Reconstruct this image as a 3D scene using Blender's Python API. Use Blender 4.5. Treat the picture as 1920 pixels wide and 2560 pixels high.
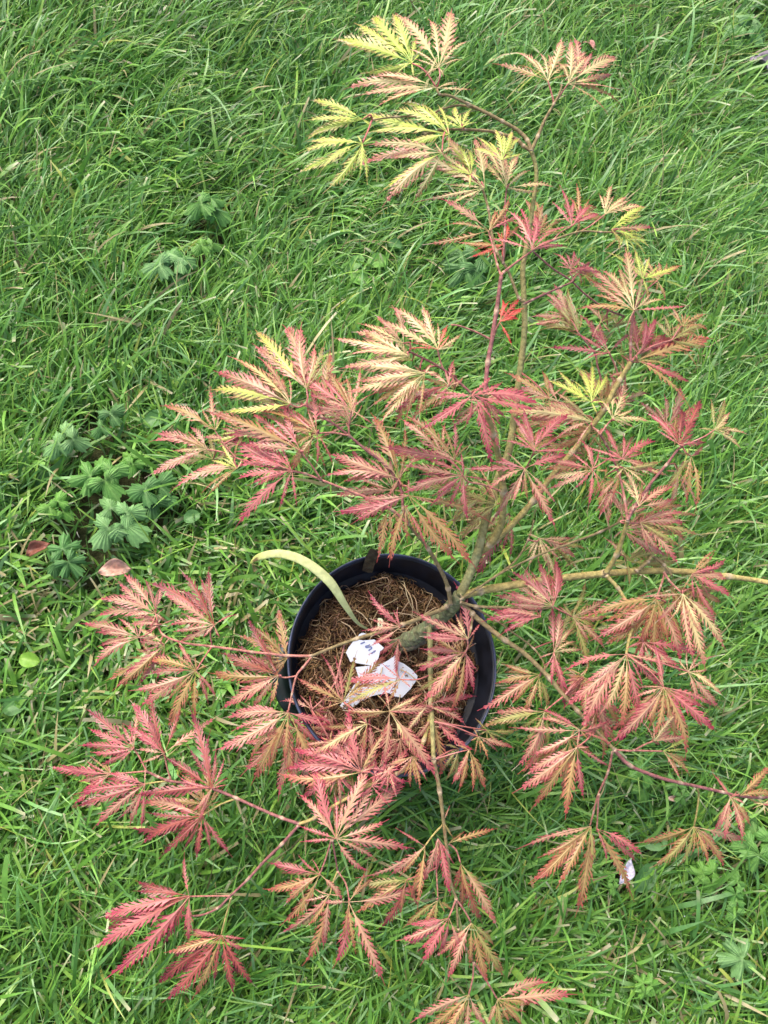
import bpy, math, random
import numpy as np
from mathutils import Vector, Matrix
C = bpy.context.scene
for o in list(bpy.data.objects): bpy.data.objects.remove(o)
rnd = random.Random(11)
rng = np.random.default_rng(5)

# ------------------------------------------------------------------ camera
F = 1900.0                      # focal length, in pixels of a 1920 x 2560 picture
CAMH = 1.21
d = Vector(((740-960)/F, -(1900-1280)/F, -1)).normalized()   # straight down, seen from the camera
up = -d
X = (Vector((1, 0, 0)) - up*up.x).normalized()
Y = up.cross(X)
R = Matrix((X, Y, up))          # camera -> world
cam = bpy.data.cameras.new('camera'); co = bpy.data.objects.new('camera', cam)
C.collection.objects.link(co); C.camera = co
co.matrix_world = Matrix.Translation((0, 0, CAMH)) @ R.to_4x4()
cam.sensor_fit = 'HORIZONTAL'; cam.sensor_width = 36; cam.lens = 36*F/1920
cam.clip_start = 0.02; cam.clip_end = 500
C.render.resolution_x = 768; C.render.resolution_y = 1024

def P(px, py, z=0.0):
    v = R @ Vector(((px-960)/F, -(py-1280)/F, -1))
    t = (CAMH-z)/(-v.z)
    return Vector((v.x*t, v.y*t, z))
def mpp(px, py, z):             # metres per picture pixel there
    v = R @ Vector(((px-960)/F, -(py-1280)/F, -1))
    return (CAMH-z)/(-v.z)/F

# ------------------------------------------------------------------ light
SUN_EL, SUN_AZ = math.radians(52), math.radians(-35)
w = bpy.data.worlds.new('World'); C.world = w; w.use_nodes = True
nt = w.node_tree; bg = nt.nodes['Background']
sky = nt.nodes.new('ShaderNodeTexSky'); sky.sky_type = 'NISHITA'; sky.sun_disc = False
sky.sun_elevation = SUN_EL; sky.sun_rotation = SUN_AZ
sky.air_density = 1.0; sky.dust_density = 5.0; sky.ozone_density = 1.0
nt.links.new(sky.outputs[0], bg.inputs[0]); bg.inputs[1].default_value = 0.15
sun = bpy.data.lights.new('sun', 'SUN'); so = bpy.data.objects.new('sun', sun); C.collection.objects.link(so)
sun.energy = 1.4; sun.angle = math.radians(32); sun.color = (1.0, 0.965, 0.91)
so.rotation_euler = (math.radians(90)-SUN_EL, 0, math.pi-SUN_AZ)
C.view_settings.view_transform = 'Standard'; C.view_settings.look = 'None'
C.view_settings.gamma = 1; C.view_settings.exposure = 1.0
C.render.engine = 'CYCLES'

# ------------------------------------------------------------------ helpers
def mat(name, rough=0.6, spec=0.4, trans=0.0, attr=True, base=(.5,.5,.5), noise=None, bump=None, coat=0.0, tr_gain=1.0):
    m = bpy.data.materials.new(name); m.use_nodes = True
    n = m.node_tree; L = n.links; b = n.nodes['Principled BSDF']
    b.inputs['Roughness'].default_value = rough
    b.inputs['Specular IOR Level'].default_value = spec
    b.inputs['Coat Weight'].default_value = coat
    b.inputs['Coat Roughness'].default_value = 0.25
    if attr:
        a = n.nodes.new('ShaderNodeAttribute'); a.attribute_name = 'col'; out = a.outputs['Color']
    else:
        r = n.nodes.new('ShaderNodeRGB'); r.outputs[0].default_value = (*base, 1); out = r.outputs[0]
    tc = n.nodes.new('ShaderNodeTexCoord')
    if noise:
        sc, amt, detail = noise
        t = n.nodes.new('ShaderNodeTexNoise'); t.inputs['Scale'].default_value = sc; t.inputs['Detail'].default_value = detail
        L.new(tc.outputs['Object'], t.inputs['Vector'])
        mr = n.nodes.new('ShaderNodeMapRange'); mr.inputs[1].default_value = .3; mr.inputs[2].default_value = .7
        mr.inputs[3].default_value = 1-amt; mr.inputs[4].default_value = 1+amt
        L.new(t.outputs[0], mr.inputs[0])
        mx = n.nodes.new('ShaderNodeVectorMath'); mx.operation = 'SCALE'
        L.new(out, mx.inputs[0]); L.new(mr.outputs[0], mx.inputs['Scale']); out = mx.outputs[0]
    L.new(out, b.inputs['Base Color'])
    if bump:
        sc, st, dist = bump
        t = n.nodes.new('ShaderNodeTexNoise'); t.inputs['Scale'].default_value = sc; t.inputs['Detail'].default_value = 5
        L.new(tc.outputs['Object'], t.inputs['Vector'])
        bp = n.nodes.new('ShaderNodeBump'); bp.inputs['Strength'].default_value = st; bp.inputs['Distance'].default_value = dist
        L.new(t.outputs[0], bp.inputs['Height']); L.new(bp.outputs[0], b.inputs['Normal'])
    if trans > 0:
        tr = n.nodes.new('ShaderNodeBsdfTranslucent'); ms = n.nodes.new('ShaderNodeMixShader')
        g = n.nodes.new('ShaderNodeVectorMath'); g.operation = 'SCALE'; g.inputs['Scale'].default_value = tr_gain
        L.new(out, g.inputs[0]); L.new(g.outputs[0], tr.inputs[0])
        ms.inputs[0].default_value = trans
        L.new(b.outputs[0], ms.inputs[1]); L.new(tr.outputs[0], ms.inputs[2])
        L.new(ms.outputs[0], n.nodes['Material Output'].inputs['Surface'])
    return m

M_leaf = mat('maple_leaf', .38, .5, trans=.18, noise=(260, .10, 3))
M_bark = mat('bark', .7, .25, noise=(230, .38, 6), bump=(320, .5, .003))
M_grass = mat('grass_blade', .40, .5, trans=.24, noise=(90, .16, 2))
M_weed = mat('weed_leaf', .5, .4, trans=.15, noise=(160, .14, 3), bump=(240, .25, .002))
M_dead = mat('dead_leaf', .55, .4, trans=.1, noise=(150, .3, 4), bump=(200, .4, .003))
M_plastic = mat('pot_plastic', .42, .45, noise=(45, .55, 6), bump=(500, .06, .001))
M_soil = mat('soil', .95, .2, noise=(90, .6, 6), bump=(140, 1.0, .01))
M_fibre = mat('root_fibre', .85, .15)
M_white = mat('white_plastic', .35, .5, noise=(60, .05, 3))
M_strap = mat('strap', .5, .35, noise=(130, .16, 4), bump=(200, .2, .001))
M_wood = mat('wet_wood', .6, .35, noise=(140, .4, 5), bump=(200, .6, .003))
M_ink = mat('ink', .5, .3)
M_ground = mat('ground', .95, .1, noise=(40, .5, 6), bump=(60, .8, .02))
M_drop = bpy.data.materials.new('water'); M_drop.use_nodes = True
_b = M_drop.node_tree.nodes['Principled BSDF']
_b.inputs['Base Color'].default_value = (.93, .98, .97, 1); _b.inputs['Roughness'].default_value = .04
_b.inputs['Transmission Weight'].default_value = .55; _b.inputs['IOR'].default_value = 1.33

def mesh(name, verts, faces, cols=None, m=None, parent=None, smooth=True):
    me = bpy.data.meshes.new(name)
    me.from_pydata([tuple(v) for v in verts], [], faces)
    if cols is not None:
        a = me.color_attributes.new('col', 'FLOAT_COLOR', 'POINT')
        arr = np.ones((len(verts), 4), dtype=np.float32); arr[:, :3] = np.array([tuple(c)[:3] for c in cols])
        a.data.foreach_set('color', arr.ravel())
    if smooth: me.polygons.foreach_set('use_smooth', [True]*len(me.polygons))
    if m: me.materials.append(m)
    o = bpy.data.objects.new(name, me); C.collection.objects.link(o)
    if parent: o.parent = parent
    return o
def npmesh(name, V, Fq, cols, m, smooth=True):     # V (n,3), Fq (k,3 or 4)
    me = bpy.data.meshes.new(name)
    nv, nf, k = len(V), len(Fq), Fq.shape[1]
    me.vertices.add(nv); me.vertices.foreach_set('co', V.astype(np.float32).ravel())
    me.loops.add(nf*k); me.loops.foreach_set('vertex_index', Fq.astype(np.int32).ravel())
    me.polygons.add(nf); me.polygons.foreach_set('loop_start', np.arange(0, nf*k, k, dtype=np.int32))
    me.update(calc_edges=True)
    a = me.color_attributes.new('col', 'FLOAT_COLOR', 'POINT')
    arr = np.ones((nv, 4), dtype=np.float32); arr[:, :3] = cols
    a.data.foreach_set('color', arr.ravel())
    if smooth: me.polygons.foreach_set('use_smooth', np.ones(nf, dtype=bool))
    me.materials.append(m)
    o = bpy.data.objects.new(name, me); C.collection.objects.link(o); return o
def tag(o, label=None, cat=None, group=None, kind=None):
    if label: o['label'] = label
    if cat: o['category'] = cat
    if group: o['group'] = group
    if kind: o['kind'] = kind
    return o
def empty(name, loc):
    o = bpy.data.objects.new(name, None); C.collection.objects.link(o); o.location = loc
    o.empty_display_size = .02
    return o
def reparent(o, root):          # mesh made in world coordinates goes under an empty
    o.parent = root; o.matrix_parent_inverse = Matrix.Translation(root.location).inverted()
    return o
def lerp(a, b, t): return tuple(a[i]+(b[i]-a[i])*t for i in range(3))
def jit(c, s, r=rnd):
    k = 1+r.uniform(-s, s); return tuple(max(0, x*k*(1+r.uniform(-s*.3, s*.3))) for x in c)

def catmull(pts, n):
    out = []
    for i in range(len(pts)-1):
        p0 = pts[max(i-1, 0)]; p1 = pts[i]; p2 = pts[i+1]; p3 = pts[min(i+2, len(pts)-1)]
        for j in range(n):
            t = j/n; t2 = t*t; t3 = t2*t
            out.append(tuple(.5*((2*p1[k])+(-p0[k]+p2[k])*t+(2*p0[k]-5*p1[k]+4*p2[k]-p3[k])*t2+(-p0[k]+3*p1[k]-3*p2[k]+p3[k])*t3) for k in range(len(p1))))
    out.append(tuple(pts[-1])); return out
def tube(pts, rad, cols, sides=8, V=None, Fc=None, Cc=None, wob=0.0):
    if V is None: V, Fc, Cc = [], [], []
    base = len(V); n = len(pts); ref = Vector((0, 0, 1))
    for i, p in enumerate(pts):
        p = Vector(p); t = (Vector(pts[min(i+1, n-1)])-Vector(pts[max(i-1, 0)]))
        if t.length < 1e-9: t = Vector((1, 0, 0))
        t.normalize(); s = t.cross(ref)
        if s.length < .05: s = t.cross(Vector((0, 1, 0)))
        s.normalize(); u = s.cross(t)
        for k in range(sides):
            a = 2*math.pi*k/sides; r = rad[i]*(1+rnd.uniform(-wob, wob)+(.10*math.sin(k*1.9+i*.35) if wob > .05 else 0))
            V.append(p+(s*math.cos(a)+u*math.sin(a))*r); Cc.append(cols[i] if wob < .05 else jit(lerp(cols[i], (.24, .28, .14), .6*rnd.random()**2), .28))
    for i in range(n-1):
        for k in range(sides):
            a = base+i*sides+k; b = base+i*sides+(k+1) % sides
            Fc.append((a, b, b+sides, a+sides))
    Fc.append(tuple(base+k for k in reversed(range(sides))))
    Fc.append(tuple(base+(n-1)*sides+k for k in range(sides)))
    return V, Fc, Cc

# ------------------------------------------------------------------ ground
gv, gf, gc = [], [], []
N = 24
for j in range(N+1):
    for i in range(N+1):
        x = (i/N-.5)*120; y = (j/N-.5)*120
        gv.append((x, y, -.004)); gc.append((.045, .050, .020))
for j in range(N):
    for i in range(N):
        a = j*(N+1)+i; gf.append((a, a+1, a+N+2, a+N+1))
tag(mesh('ground', gv, gf, gc, M_ground, smooth=False), kind='structure')

# ------------------------------------------------------------------ weeds and other places where the grass opens
WEEDS = [  # px, py, radius px, leaves, look, label
 (522, 520, 50, 3, 'g', 'greyish buttercup plant in tall grass, topmost of the four on the upper left lawn'),
 (430, 672, 58, 4, 'b', 'pale broad buttercup plant left of a small bright green one on the upper left lawn'),
 (520, 622, 34, 2, 'y', 'small bright green buttercup seedling between two paler ones on the upper left lawn'),
 (170, 1105, 48, 3, 'b', 'pale blue green buttercup, uppermost on the left of the big weed patch'),
 (272, 1060, 44, 2, 'd', 'dark shaded buttercup at the top right of the big weed patch'),
 (258, 1195, 58, 4, 'g', 'broad bright buttercup in the middle of the big weed patch'),
 (150, 1275, 40, 3, 'y', 'yellow green buttercup shoot on the left of the big weed patch'),
 (388, 1235, 56, 4, 'd', 'deep green buttercup on the right of the big weed patch below the maple leaves'),
 (292, 1300, 66, 4, 'b', 'largest pale green buttercup, lowest in the big weed patch'),
 (162, 1395, 54, 3, 'd', 'dark low buttercup just above the reddish fallen leaves, left edge of lawn'),
 (340, 1155, 36, 3, 'y', 'small buttercup with upright green leaves in the right half of the weed patch'),
 (1178, 660, 66, 4, 'd', 'dark blue green buttercup seen behind the forking pink stems'),
 (1205, 525, 40, 2, 'd', 'small dark buttercup half hidden below the upper maple foliage'),
 (1590, 1955, 42, 3, 'y', 'light green buttercup under the long drooping right twig'),
 (1690, 1975, 34, 2, 'g', 'green buttercup leaf pair beside a tiny pale dead leaf'),
 (1890, 2110, 56, 4, 'g', 'deeply cut buttercup at the right edge of the lower right patch'),
 (1768, 2190, 36, 3, 'y', 'bright buttercup rosette on the left of the lower right patch'),
 (1828, 2215, 38, 2, 'g', 'buttercup leaves in the middle of the lower right patch'),
 (1838, 2268, 34, 2, 'g', 'lowest small buttercup of the lower right patch'),
 (1850, 2395, 60, 1, 'b', 'single large pale blue green buttercup leaf standing alone in the lower right corner'),
 (1610, 2462, 32, 3, 'y', 'yellow green three part leaflet plant near the bottom right of the lawn'),
 (1862, 80, 50, 4, 'b', 'pale buttercup in the top right corner above a curled purple dead leaf'),
 (1525, 2205, 20, 2, 'y', 'tiny vivid green seedling below the pale curled dead leaf'),
 (1765, 1378, 20, 2, 'y', 'tiny bright seedling just above the thick right hand branch end'),
 (1045, 1155, 30, 2, 'y', 'small bright buttercup showing between maple leaves above the pot'),
]
ROUND = [  # px, py, a, b, angle, look, label
 (988, 612, 18, 16, 0, 'd', 'dark round clover leaf, highest of the group on the upper lawn'),
 (945, 655, 27, 22, 10, 'y', 'folded round clover leaf in the middle of the upper lawn group'),
 (897, 697, 27, 22, -20, 'y', 'flat round clover leaf, lowest left of the upper lawn group'),
 (893, 655, 26, 16, 60, 'g', 'oval clover leaf left of the folded round one'),
 (72, 1650, 26, 19, -10, 'v', 'vivid yellow green round leaf alone at the left edge'),
 (35, 1765, 30, 24, 20, 'd', 'dull green round leaf near the left edge below the vivid one'),
 (482, 2545, 34, 22, 60, 'y', 'oval smooth leaf sticking up at the bottom edge'),
 (1612, 2195, 40, 24, 50, 'd', 'wide dull plantain leaf beside the curled white dead leaf'),
 (1640, 2105, 34, 20, 10, 'b', 'wide blue green plantain leaf under the drooping orange maple leaf'),
 (858, 912, 20, 17, 0, 'g', 'round leaf just above the left upper maple leaves'),
 (480, 1292, 22, 17, 30, 'd', 'shaded round leaf right of the weed patch'),
 (390, 1048, 36, 22, 30, 'd', 'broad dark leaf above the long left maple spray'),
]
DEAD = [  # px, py, length, width, angle, colour, label
 (287, 1424, 78, 44, 12, (.50, .30, .22), 'pinkish brown fallen leaf above the left maple spray'),
 (92, 1372, 62, 34, 30, (.22, .08, .05), 'dark russet fallen leaf at the left edge of the weeds'),
 (1905, 158, 70, 44, -35, (.27, .22, .27), 'curled purple grey dead leaf at the top right edge'),
 (1566, 2180, 66, 30, 55, (.62, .58, .66), 'curled lilac white dead leaf in the lower right lawn'),
 (1682, 1996, 36, 14, 0, (.60, .40, .30), 'tiny pale brown dead leaf under the long right twig'),
 (1475, 112, 44, 16, -50, (.62, .30, .27), 'curled pink dead petal behind the top right maple leaves'),
]
POTC = P(983, 1651, .25); TILT = math.radians(5); TDIR = Vector((math.cos(math.radians(42)), math.sin(math.radians(42)), 0))
POTR = 263*mpp(983, 1651, .25)
POTBASE = Vector((POTC.x, POTC.y, 0)) - TDIR*math.sin(TILT)*.25

holes = [(P(a[0], a[1], .02), a[2]*mpp(a[0], a[1], .02)*1.4, .10) for a in WEEDS]
holes += [(P(a[0], a[1], .03), a[2]*mpp(a[0], a[1], .03)*.9, .2) for a in ROUND]
holes += [(P(a[0], a[1], .03), a[2]*.75*mpp(a[0], a[1], .03), .10) for a in DEAD]
holes += [(POTBASE, .092, 0.0)]

# ------------------------------------------------------------------ grass
def vnoise(x, y, scale, seed):
    g = np.random.default_rng(seed).random((64, 64))
    u = (x*scale) % 63; v = (y*scale) % 63
    i = u.astype(int); j = v.astype(int); fu = u-i; fv = v-j
    fu = fu*fu*(3-2*fu); fv = fv*fv*(3-2*fv)
    i1 = (i+1) % 64; j1 = (j+1) % 64
    return (g[i, j]*(1-fu)+g[i1, j]*fu)*(1-fv)+(g[i, j1]*(1-fu)+g[i1, j1]*fu)*fv
def make_grass():
    xs, ys = [], []
    for (x0, x1, y0, y1, dens) in ((-1.15, 1.55, -.75, 1.75, 31000), (-2.4, 2.9, -1.9, 3.2, 7000), (-5, 5.5, -4, 7, 900)):
        n = int((x1-x0)*(y1-y0)*dens); xs.append(rng.uniform(x0, x1, n)); ys.append(rng.uniform(y0, y1, n))
    x = np.concatenate(xs); y = np.concatenate(ys)
    n = len(x)
    far = (x < -1.4) | (x > 1.8) | (y < -1) | (y > 2.0)
    # tufts: pull roots toward tuft centres
    keep = rng.random(n) < (.55+.75*vnoise(x+9, y+9, 22, 1))
    for c, r, k in holes:
        dd = np.hypot(x-c.x+.010*(k > 0), y-c.y+.016*(k > 0)); keep &= ~((dd < r) & (rng.random(n) > k))
    x, y, far = x[keep], y[keep], far[keep]; n = len(x)
    q = 0.016                                   # tuft cell
    cx = np.floor(x/q); cy = np.floor(y/q)
    h1 = np.modf(np.abs(np.sin(cx*127.1+cy*311.7)*43758.5))[0]; h2 = np.modf(np.abs(np.sin(cx*269.5+cy*183.3)*43758.5))[0]
    tx = (cx+.2+.6*h1)*q; ty = (cy+.2+.6*h2)*q
    x = x+(tx-x)*.7; y = y+(ty-y)*.7
    # mown, messy zone left of and round the pot
    mc = P(230, 1560, 0); mow = np.exp(-(((x-mc.x)/.36)**2+((y-mc.y)/.30)**2))
    mc2 = P(520, 1480, 0); mow = np.maximum(mow, .8*np.exp(-(((x-mc2.x)/.25)**2+((y-mc2.y)/.2)**2)))
    mc3 = P(1500, 2500, 0); mow = np.maximum(mow, .6*np.exp(-(((x-mc3.x)/.3)**2+((y-mc3.y)/.15)**2)))
    head = np.radians(38+70*(vnoise(x, y, 3.1, 2)-.5)+60*(vnoise(x, y, 9, 3)-.5)+50*(h1-.5))
    head += rng.normal(0, .52+.5*mow, n)
    wild = rng.random(n) < (.24+.3*mow); head[wild] = rng.uniform(0, 2*np.pi, wild.sum())
    L = (.045+.088*rng.random(n)**1.2)*(.8+.55*vnoise(x+3, y, 7, 4))*(1-.40*mow)
    longb = rng.random(n) < .03; L[longb] *= 1.5
    wd = (.0009+.0018*rng.random(n)**1.7)*(1+.35*mow)
    wd[longb] *= 1.25; broad = rng.random(n) < .075; wd[broad] *= 1.6
    wd[far] *= 1.5
    a0 = np.radians(rng.uniform(12, 62, n)); a1 = np.radians(rng.uniform(68, 108, n))
    flat = rng.random(n) < .22; a0[flat] = np.radians(rng.uniform(50, 80, flat.sum()))
    S = 7; s = np.linspace(0, 1, S)
    pw = rng.uniform(.8, 1.8, n)
    hx = np.cos(head); hy = np.sin(head)
    bend = rng.normal(0, .5, n)
    cen = np.zeros((n, S, 3)); cen[:, 0, 0] = x; cen[:, 0, 1] = y; cen[:, 0, 2] = -.003
    tang = np.zeros((n, S, 3))
    for i in range(1, S):
        sm = (s[i]+s[i-1])/2; al = a0+(a1-a0)*sm**pw
        hd = head+bend*sm
        st = np.stack([np.sin(al)*np.cos(hd), np.sin(al)*np.sin(hd), np.cos(al)], 1); tang[:, i] = st
        cen[:, i] = cen[:, i-1]+st*(L/(S-1))[:, None]
    tang[:, 0] = tang[:, 1]
    cen[:, 1:, 2] = np.maximum(cen[:, 1:, 2], .003+.008*rng.random((n, 1)))
    side = np.stack([-np.sin(head), np.cos(head), np.zeros(n)], 1)
    roll = rng.normal(0, .75, n)
    prof = np.array([.55, .9, 1, .97, .82, .52, .05])
    blunt = (rng.random(n) < .10+.5*mow)
    PR = np.repeat(prof[None], n, 0); PR[blunt] = np.array([.6, .9, 1, 1, .95, .9, .75])
    V = np.zeros((n, S, 2, 3))
    for i in range(S):
        nn = np.cross(tang[:, i], side); r = roll*(1-.3*s[i])+rng.normal(0, .05, n)
        sv = side*np.cos(r)[:, None]+nn*np.sin(r)[:, None]
        hw = (wd*PR[:, i])[:, None]
        V[:, i, 0] = cen[:, i]-sv*hw; V[:, i, 1] = cen[:, i]+sv*hw
    # colours
    pal = np.array([(.128, .300, .040), (.190, .390, .060), (.070, .190, .030), (.125, .300, .080), (.260, .430, .070), (.24, .42, .17), (.038, .105, .018)])
    ci = rng.choice(len(pal), n, p=[.25, .24, .13, .14, .10, .07, .07])
    col = pal[ci]*(1+rng.normal(0, .13, (n, 1)))
    tint = vnoise(x+1, y+5, 5, 8)[:, None]
    col = col*(1-tint*.35)+np.array((.16, .38, .06))*tint*.35
    dry = rng.random(n) < (.030+.05*mow+.03*(vnoise(x, y+7, 4, 9) > .72)); col[dry] = np.array((.42, .36, .17))*rng.uniform(.6, 1.2, (dry.sum(), 1))
    yel = rng.random(n) < .015; col[yel] = np.array((.36, .42, .08))
    CC = np.repeat(col[:, None, None, :], S, 1).repeat(2, 2)
    f = np.clip(1-s/.3, 0, 1)[None, :, None, None]           # roots painted darker, for the shade in the gaps between blades
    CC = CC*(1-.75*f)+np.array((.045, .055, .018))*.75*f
    cut = blunt & (rng.random(n) < .5)
    CC[cut, -1] = (.45, .42, .26)
    b = (np.arange(n)*S*2)[:, None]+(np.arange(S-1)*2)[None]
    Fq = np.stack([b, b+1, b+3, b+2], -1).reshape(-1, 4)
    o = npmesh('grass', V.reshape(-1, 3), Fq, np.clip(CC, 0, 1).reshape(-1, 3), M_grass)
    tag(o, 'wet green lawn grass of long combed blades', 'grass', kind='stuff')
    # dew beads along blades
    cl = vnoise(x, y, 6, 20)
    ok = np.where((~far) & (cen[:, 4, 2] > .02) & ((cl > .45) | (rng.random(n) < .3)) & (np.cos(roll) > .5))[0]
    pick = rng.choice(ok, 650, replace=False)
    ic = np.array([(0, 0, 1), (.894, 0, .447), (.276, .851, .447), (-.724, .526, .447), (-.724, -.526, .447), (.276, -.851, .447),
                   (.724, .526, -.447), (-.276, .851, -.447), (-.894, 0, -.447), (-.276, -.851, -.447), (.724, -.526, -.447), (0, 0, -1)])
    fc = np.array([(0,1,2),(0,2,3),(0,3,4),(0,4,5),(0,5,1),(1,6,2),(2,7,3),(3,8,4),(4,9,5),(5,10,1),(6,7,2),(7,8,3),(8,9,4),(9,10,5),(10,6,1),(11,7,6),(11,8,7),(11,9,8),(11,10,9),(11,6,10)])
    VV, FF = [], []; k = 0
    for bi in pick:
        for _ in range(rng.choice([1, 1, 2, 4])):
            u = rng.uniform(1.5, 5); i = int(u); c = cen[bi, i]*(1-(u-i))+cen[bi, min(i+1, 6)]*(u-i)
            r = rng.uniform(.00045, .00115)
            VV.append(ic*np.array((1, 1, .8))*r+c+np.array((0, 0, r*.6))); FF.append(fc+k*12); k += 1
    VV = np.concatenate(VV); o = npmesh('dew_drops', VV, np.concatenate(FF), np.ones((len(VV), 3)), M_drop)
    tag(o, 'clear dew beads scattered on the grass blades', 'dew', kind='stuff')
    # mown clippings lying on the lawn
    m = 2000; px = rng.uniform(-1.1, 1.5, m); py = rng.uniform(-.7, 1.6, m)
    kk = (vnoise(px, py+7, 4, 9) > .5) | (np.hypot(px-mc.x, py-mc.y) < .4); kk &= rng.random(m) < .75
    kk &= np.hypot(px-POTBASE.x, py-POTBASE.y) > .14
    px, py = px[kk], py[kk]; m = len(px)
    an = rng.uniform(0, np.pi, m); l = rng.uniform(.006, .022, m); hw = rng.uniform(.0005, .0012, m); z = rng.uniform(.008, .028, m)
    V = np.zeros((m, 3, 2, 3))
    for i, u in enumerate((-.5, 0, .5)):
        cxx = px+np.cos(an)*l*u; cyy = py+np.sin(an)*l*u; zz = z+(.003 if i == 1 else 0)+u*rng.normal(0, .006, m)
        for j, sg in enumerate((-1, 1)):
            V[:, i, j, 0] = cxx-np.sin(an)*hw*sg; V[:, i, j, 1] = cyy+np.cos(an)*hw*sg; V[:, i, j, 2] = zz+sg*rng.normal(0, .0006, m)
    b = (np.arange(m)*6)[:, None]+(np.arange(2)*2)[None]
    Fq = np.stack([b, b+1, b+3, b+2], -1).reshape(-1, 4)
    pc = np.array([(.50, .45, .30), (.38, .28, .17), (.55, .52, .40), (.28, .34, .14)])[rng.choice(4, m)]*rng.uniform(.6, 1.15, (m, 1))
    o = npmesh('grass_clippings', V.reshape(-1, 3), Fq, np.repeat(pc, 6, 0), M_fibre)
    tag(o, 'dry straw coloured grass clippings lying in the lawn', 'clippings', kind='stuff')
make_grass()

# ------------------------------------------------------------------ small lawn plants
LOOK = {'g': ((.12, .28, .055), (.20, .38, .09)), 'b': ((.17, .34, .11), (.25, .44, .16)), 'y': ((.14, .32, .05), (.22, .42, .09)),
        'd': ((.085, .21, .055), (.15, .31, .09)), 'v': ((.18, .36, .035), (.28, .46, .08))}
def palmate(c, R0, ang, tilt, look, lobes=5, rr=rnd):
    base, vein = LOOK[look]; base = jit(base, .15, rr)
    nseg = 100; rings = (.16, .42, .7, 1.0)
    V = [Vector((0, 0, 0))]; K = [vein]; Fc = []
    span = math.radians(320)
    for ri, q in enumerate(rings):
        for k in range(nseg+1):
            u = k/nseg; th = -span/2+span*u
            lf = u*lobes; li = int(min(lf, lobes-1)); ph = (lf-li)*2-1          # -1..1 in the lobe
            main = 1-.62*abs(ph)**2.8
            mid = 1-.24*abs(li-(lobes-1)/2)/((lobes-1)/2 if lobes > 1 else 1)
            teeth = 1+.10*math.cos(ph*math.pi*4)*(1-.4*abs(ph))+.05*math.cos(ph*math.pi*9)
            full = main*mid*teeth
            r = R0*q*(1+(full-1)*q**1.1)*(1 if ri < 3 else 1)
            z = R0*(.14*math.cos(ph*math.pi)*q-.28*q*q+.03*math.sin(k*1.7))
            V.append(Vector((r*math.cos(th), r*math.sin(th), z)))
            vv = max(0, 1-abs(ph)*5)*(1-q*.6)
            K.append(lerp(base, vein, min(1, vv)))
    for k in range(nseg): Fc.append((0, 1+k, 2+k))
    for ri in range(3):
        b0 = 1+ri*(nseg+1); b1 = b0+nseg+1
        for k in range(nseg): Fc.append((b0+k, b1+k, b1+k+1, b0+k+1))
    Rm = Matrix.Rotation(ang, 3, 'Z') @ Matrix.Rotation(tilt, 3, 'Y')
    return [Rm @ v + c for v in V], Fc, K
for (px, py, rp, nl, look, label) in WEEDS:
    rr = random.Random(int(px*7+py)); c0 = P(px, py, .054); m = mpp(px, py, .054)
    root = empty('buttercup_plant', (c0.x, c0.y, 0)); tag(root, label, 'weed', 'buttercup weeds growing in the lawn')
    a0 = rr.uniform(0, 6.28)
    for k in range(nl):
        a = a0+k*2*math.pi/max(nl, 1)+rr.uniform(-.4, .4)
        off = 0 if nl == 1 else rp*m*rr.uniform(.42, .62); rl = rp*m*(1.0 if nl == 1 else rr.uniform(.72, 1.0))
        c = c0+Vector((math.cos(a)*off*.75, math.sin(a)*off*.75, rr.uniform(0, .013)+k*.003))
        V, Fc, K = palmate(c, rl, a, rr.uniform(.05, .45), look, rr.choice([3, 3, 5]), rr)
        lf = reparent(mesh('leaf', V, Fc, K, M_weed), root)
        pts = [Vector((c0.x, c0.y, -.002)), (Vector((c0.x, c0.y, .012))+c)/2+Vector((0, 0, -.004)), c-Vector((0, 0, .001))]
        pts = catmull(pts, 4); T = tube(pts, [.0009]*len(pts), [LOOK[look][1]]*len(pts), 5)
        reparent(mesh('stem', *T, M_weed), root)
def blob_leaf(c, a, b, ang, cf, nx=14, ny=8, arch=.25, wav=.0, pointed=True, tilt=0.0, rr=rnd):
    V, Fc, K = [], [], []
    for i in range(nx+1):
        u = i/nx; w_ = (math.sin(math.pi*u)**(.8 if pointed else .5)) if 0 < u < 1 else .02
        for j in range(ny+1):
            v = (j/ny-.5)*2
            x = (u-.5)*2*a; y = v*w_*b
            z = arch*b*(abs(v)**1.5*w_-.6*(2*u-1)**2)+wav*b*math.sin(u*9+v*3)
            V.append((x, y, z)); K.append(cf(u, v))
    for i in range(nx):
        for j in range(ny):
            q = i*(ny+1)+j; Fc.append((q, q+1, q+ny+2, q+ny+1))
    Rm = Matrix.Rotation(ang, 3, 'Z') @ Matrix.Rotation(tilt, 3, 'Y')
    return [Rm @ Vector(v)+c for v in V], Fc, K
for (px, py, a, b, ang, look, label) in ROUND:
    c = P(px, py, .040); m = mpp(px, py, .040); base, vein = LOOK[look]
    root = empty('round_leaf_plant', (c.x, c.y, 0)); tag(root, label, 'weed', 'round leaved weeds in the lawn')
    V, Fc, K = blob_leaf(c, a*m, b*m, math.radians(ang), lambda u, v: lerp(vein, base, min(1, abs(v)*6+.2)), pointed=False, arch=.35, wav=.06)
    reparent(mesh('leaf', V, Fc, K, M_weed), root)
    pts = catmull([(c.x+.004, c.y-.006, -.002), (c.x+.002, c.y, .026), tuple(c-Vector((0, 0, .002)))], 4)
    reparent(mesh('stem', *tube(pts, [.001]*len(pts), [vein]*len(pts), 5), M_weed), root)
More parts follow.
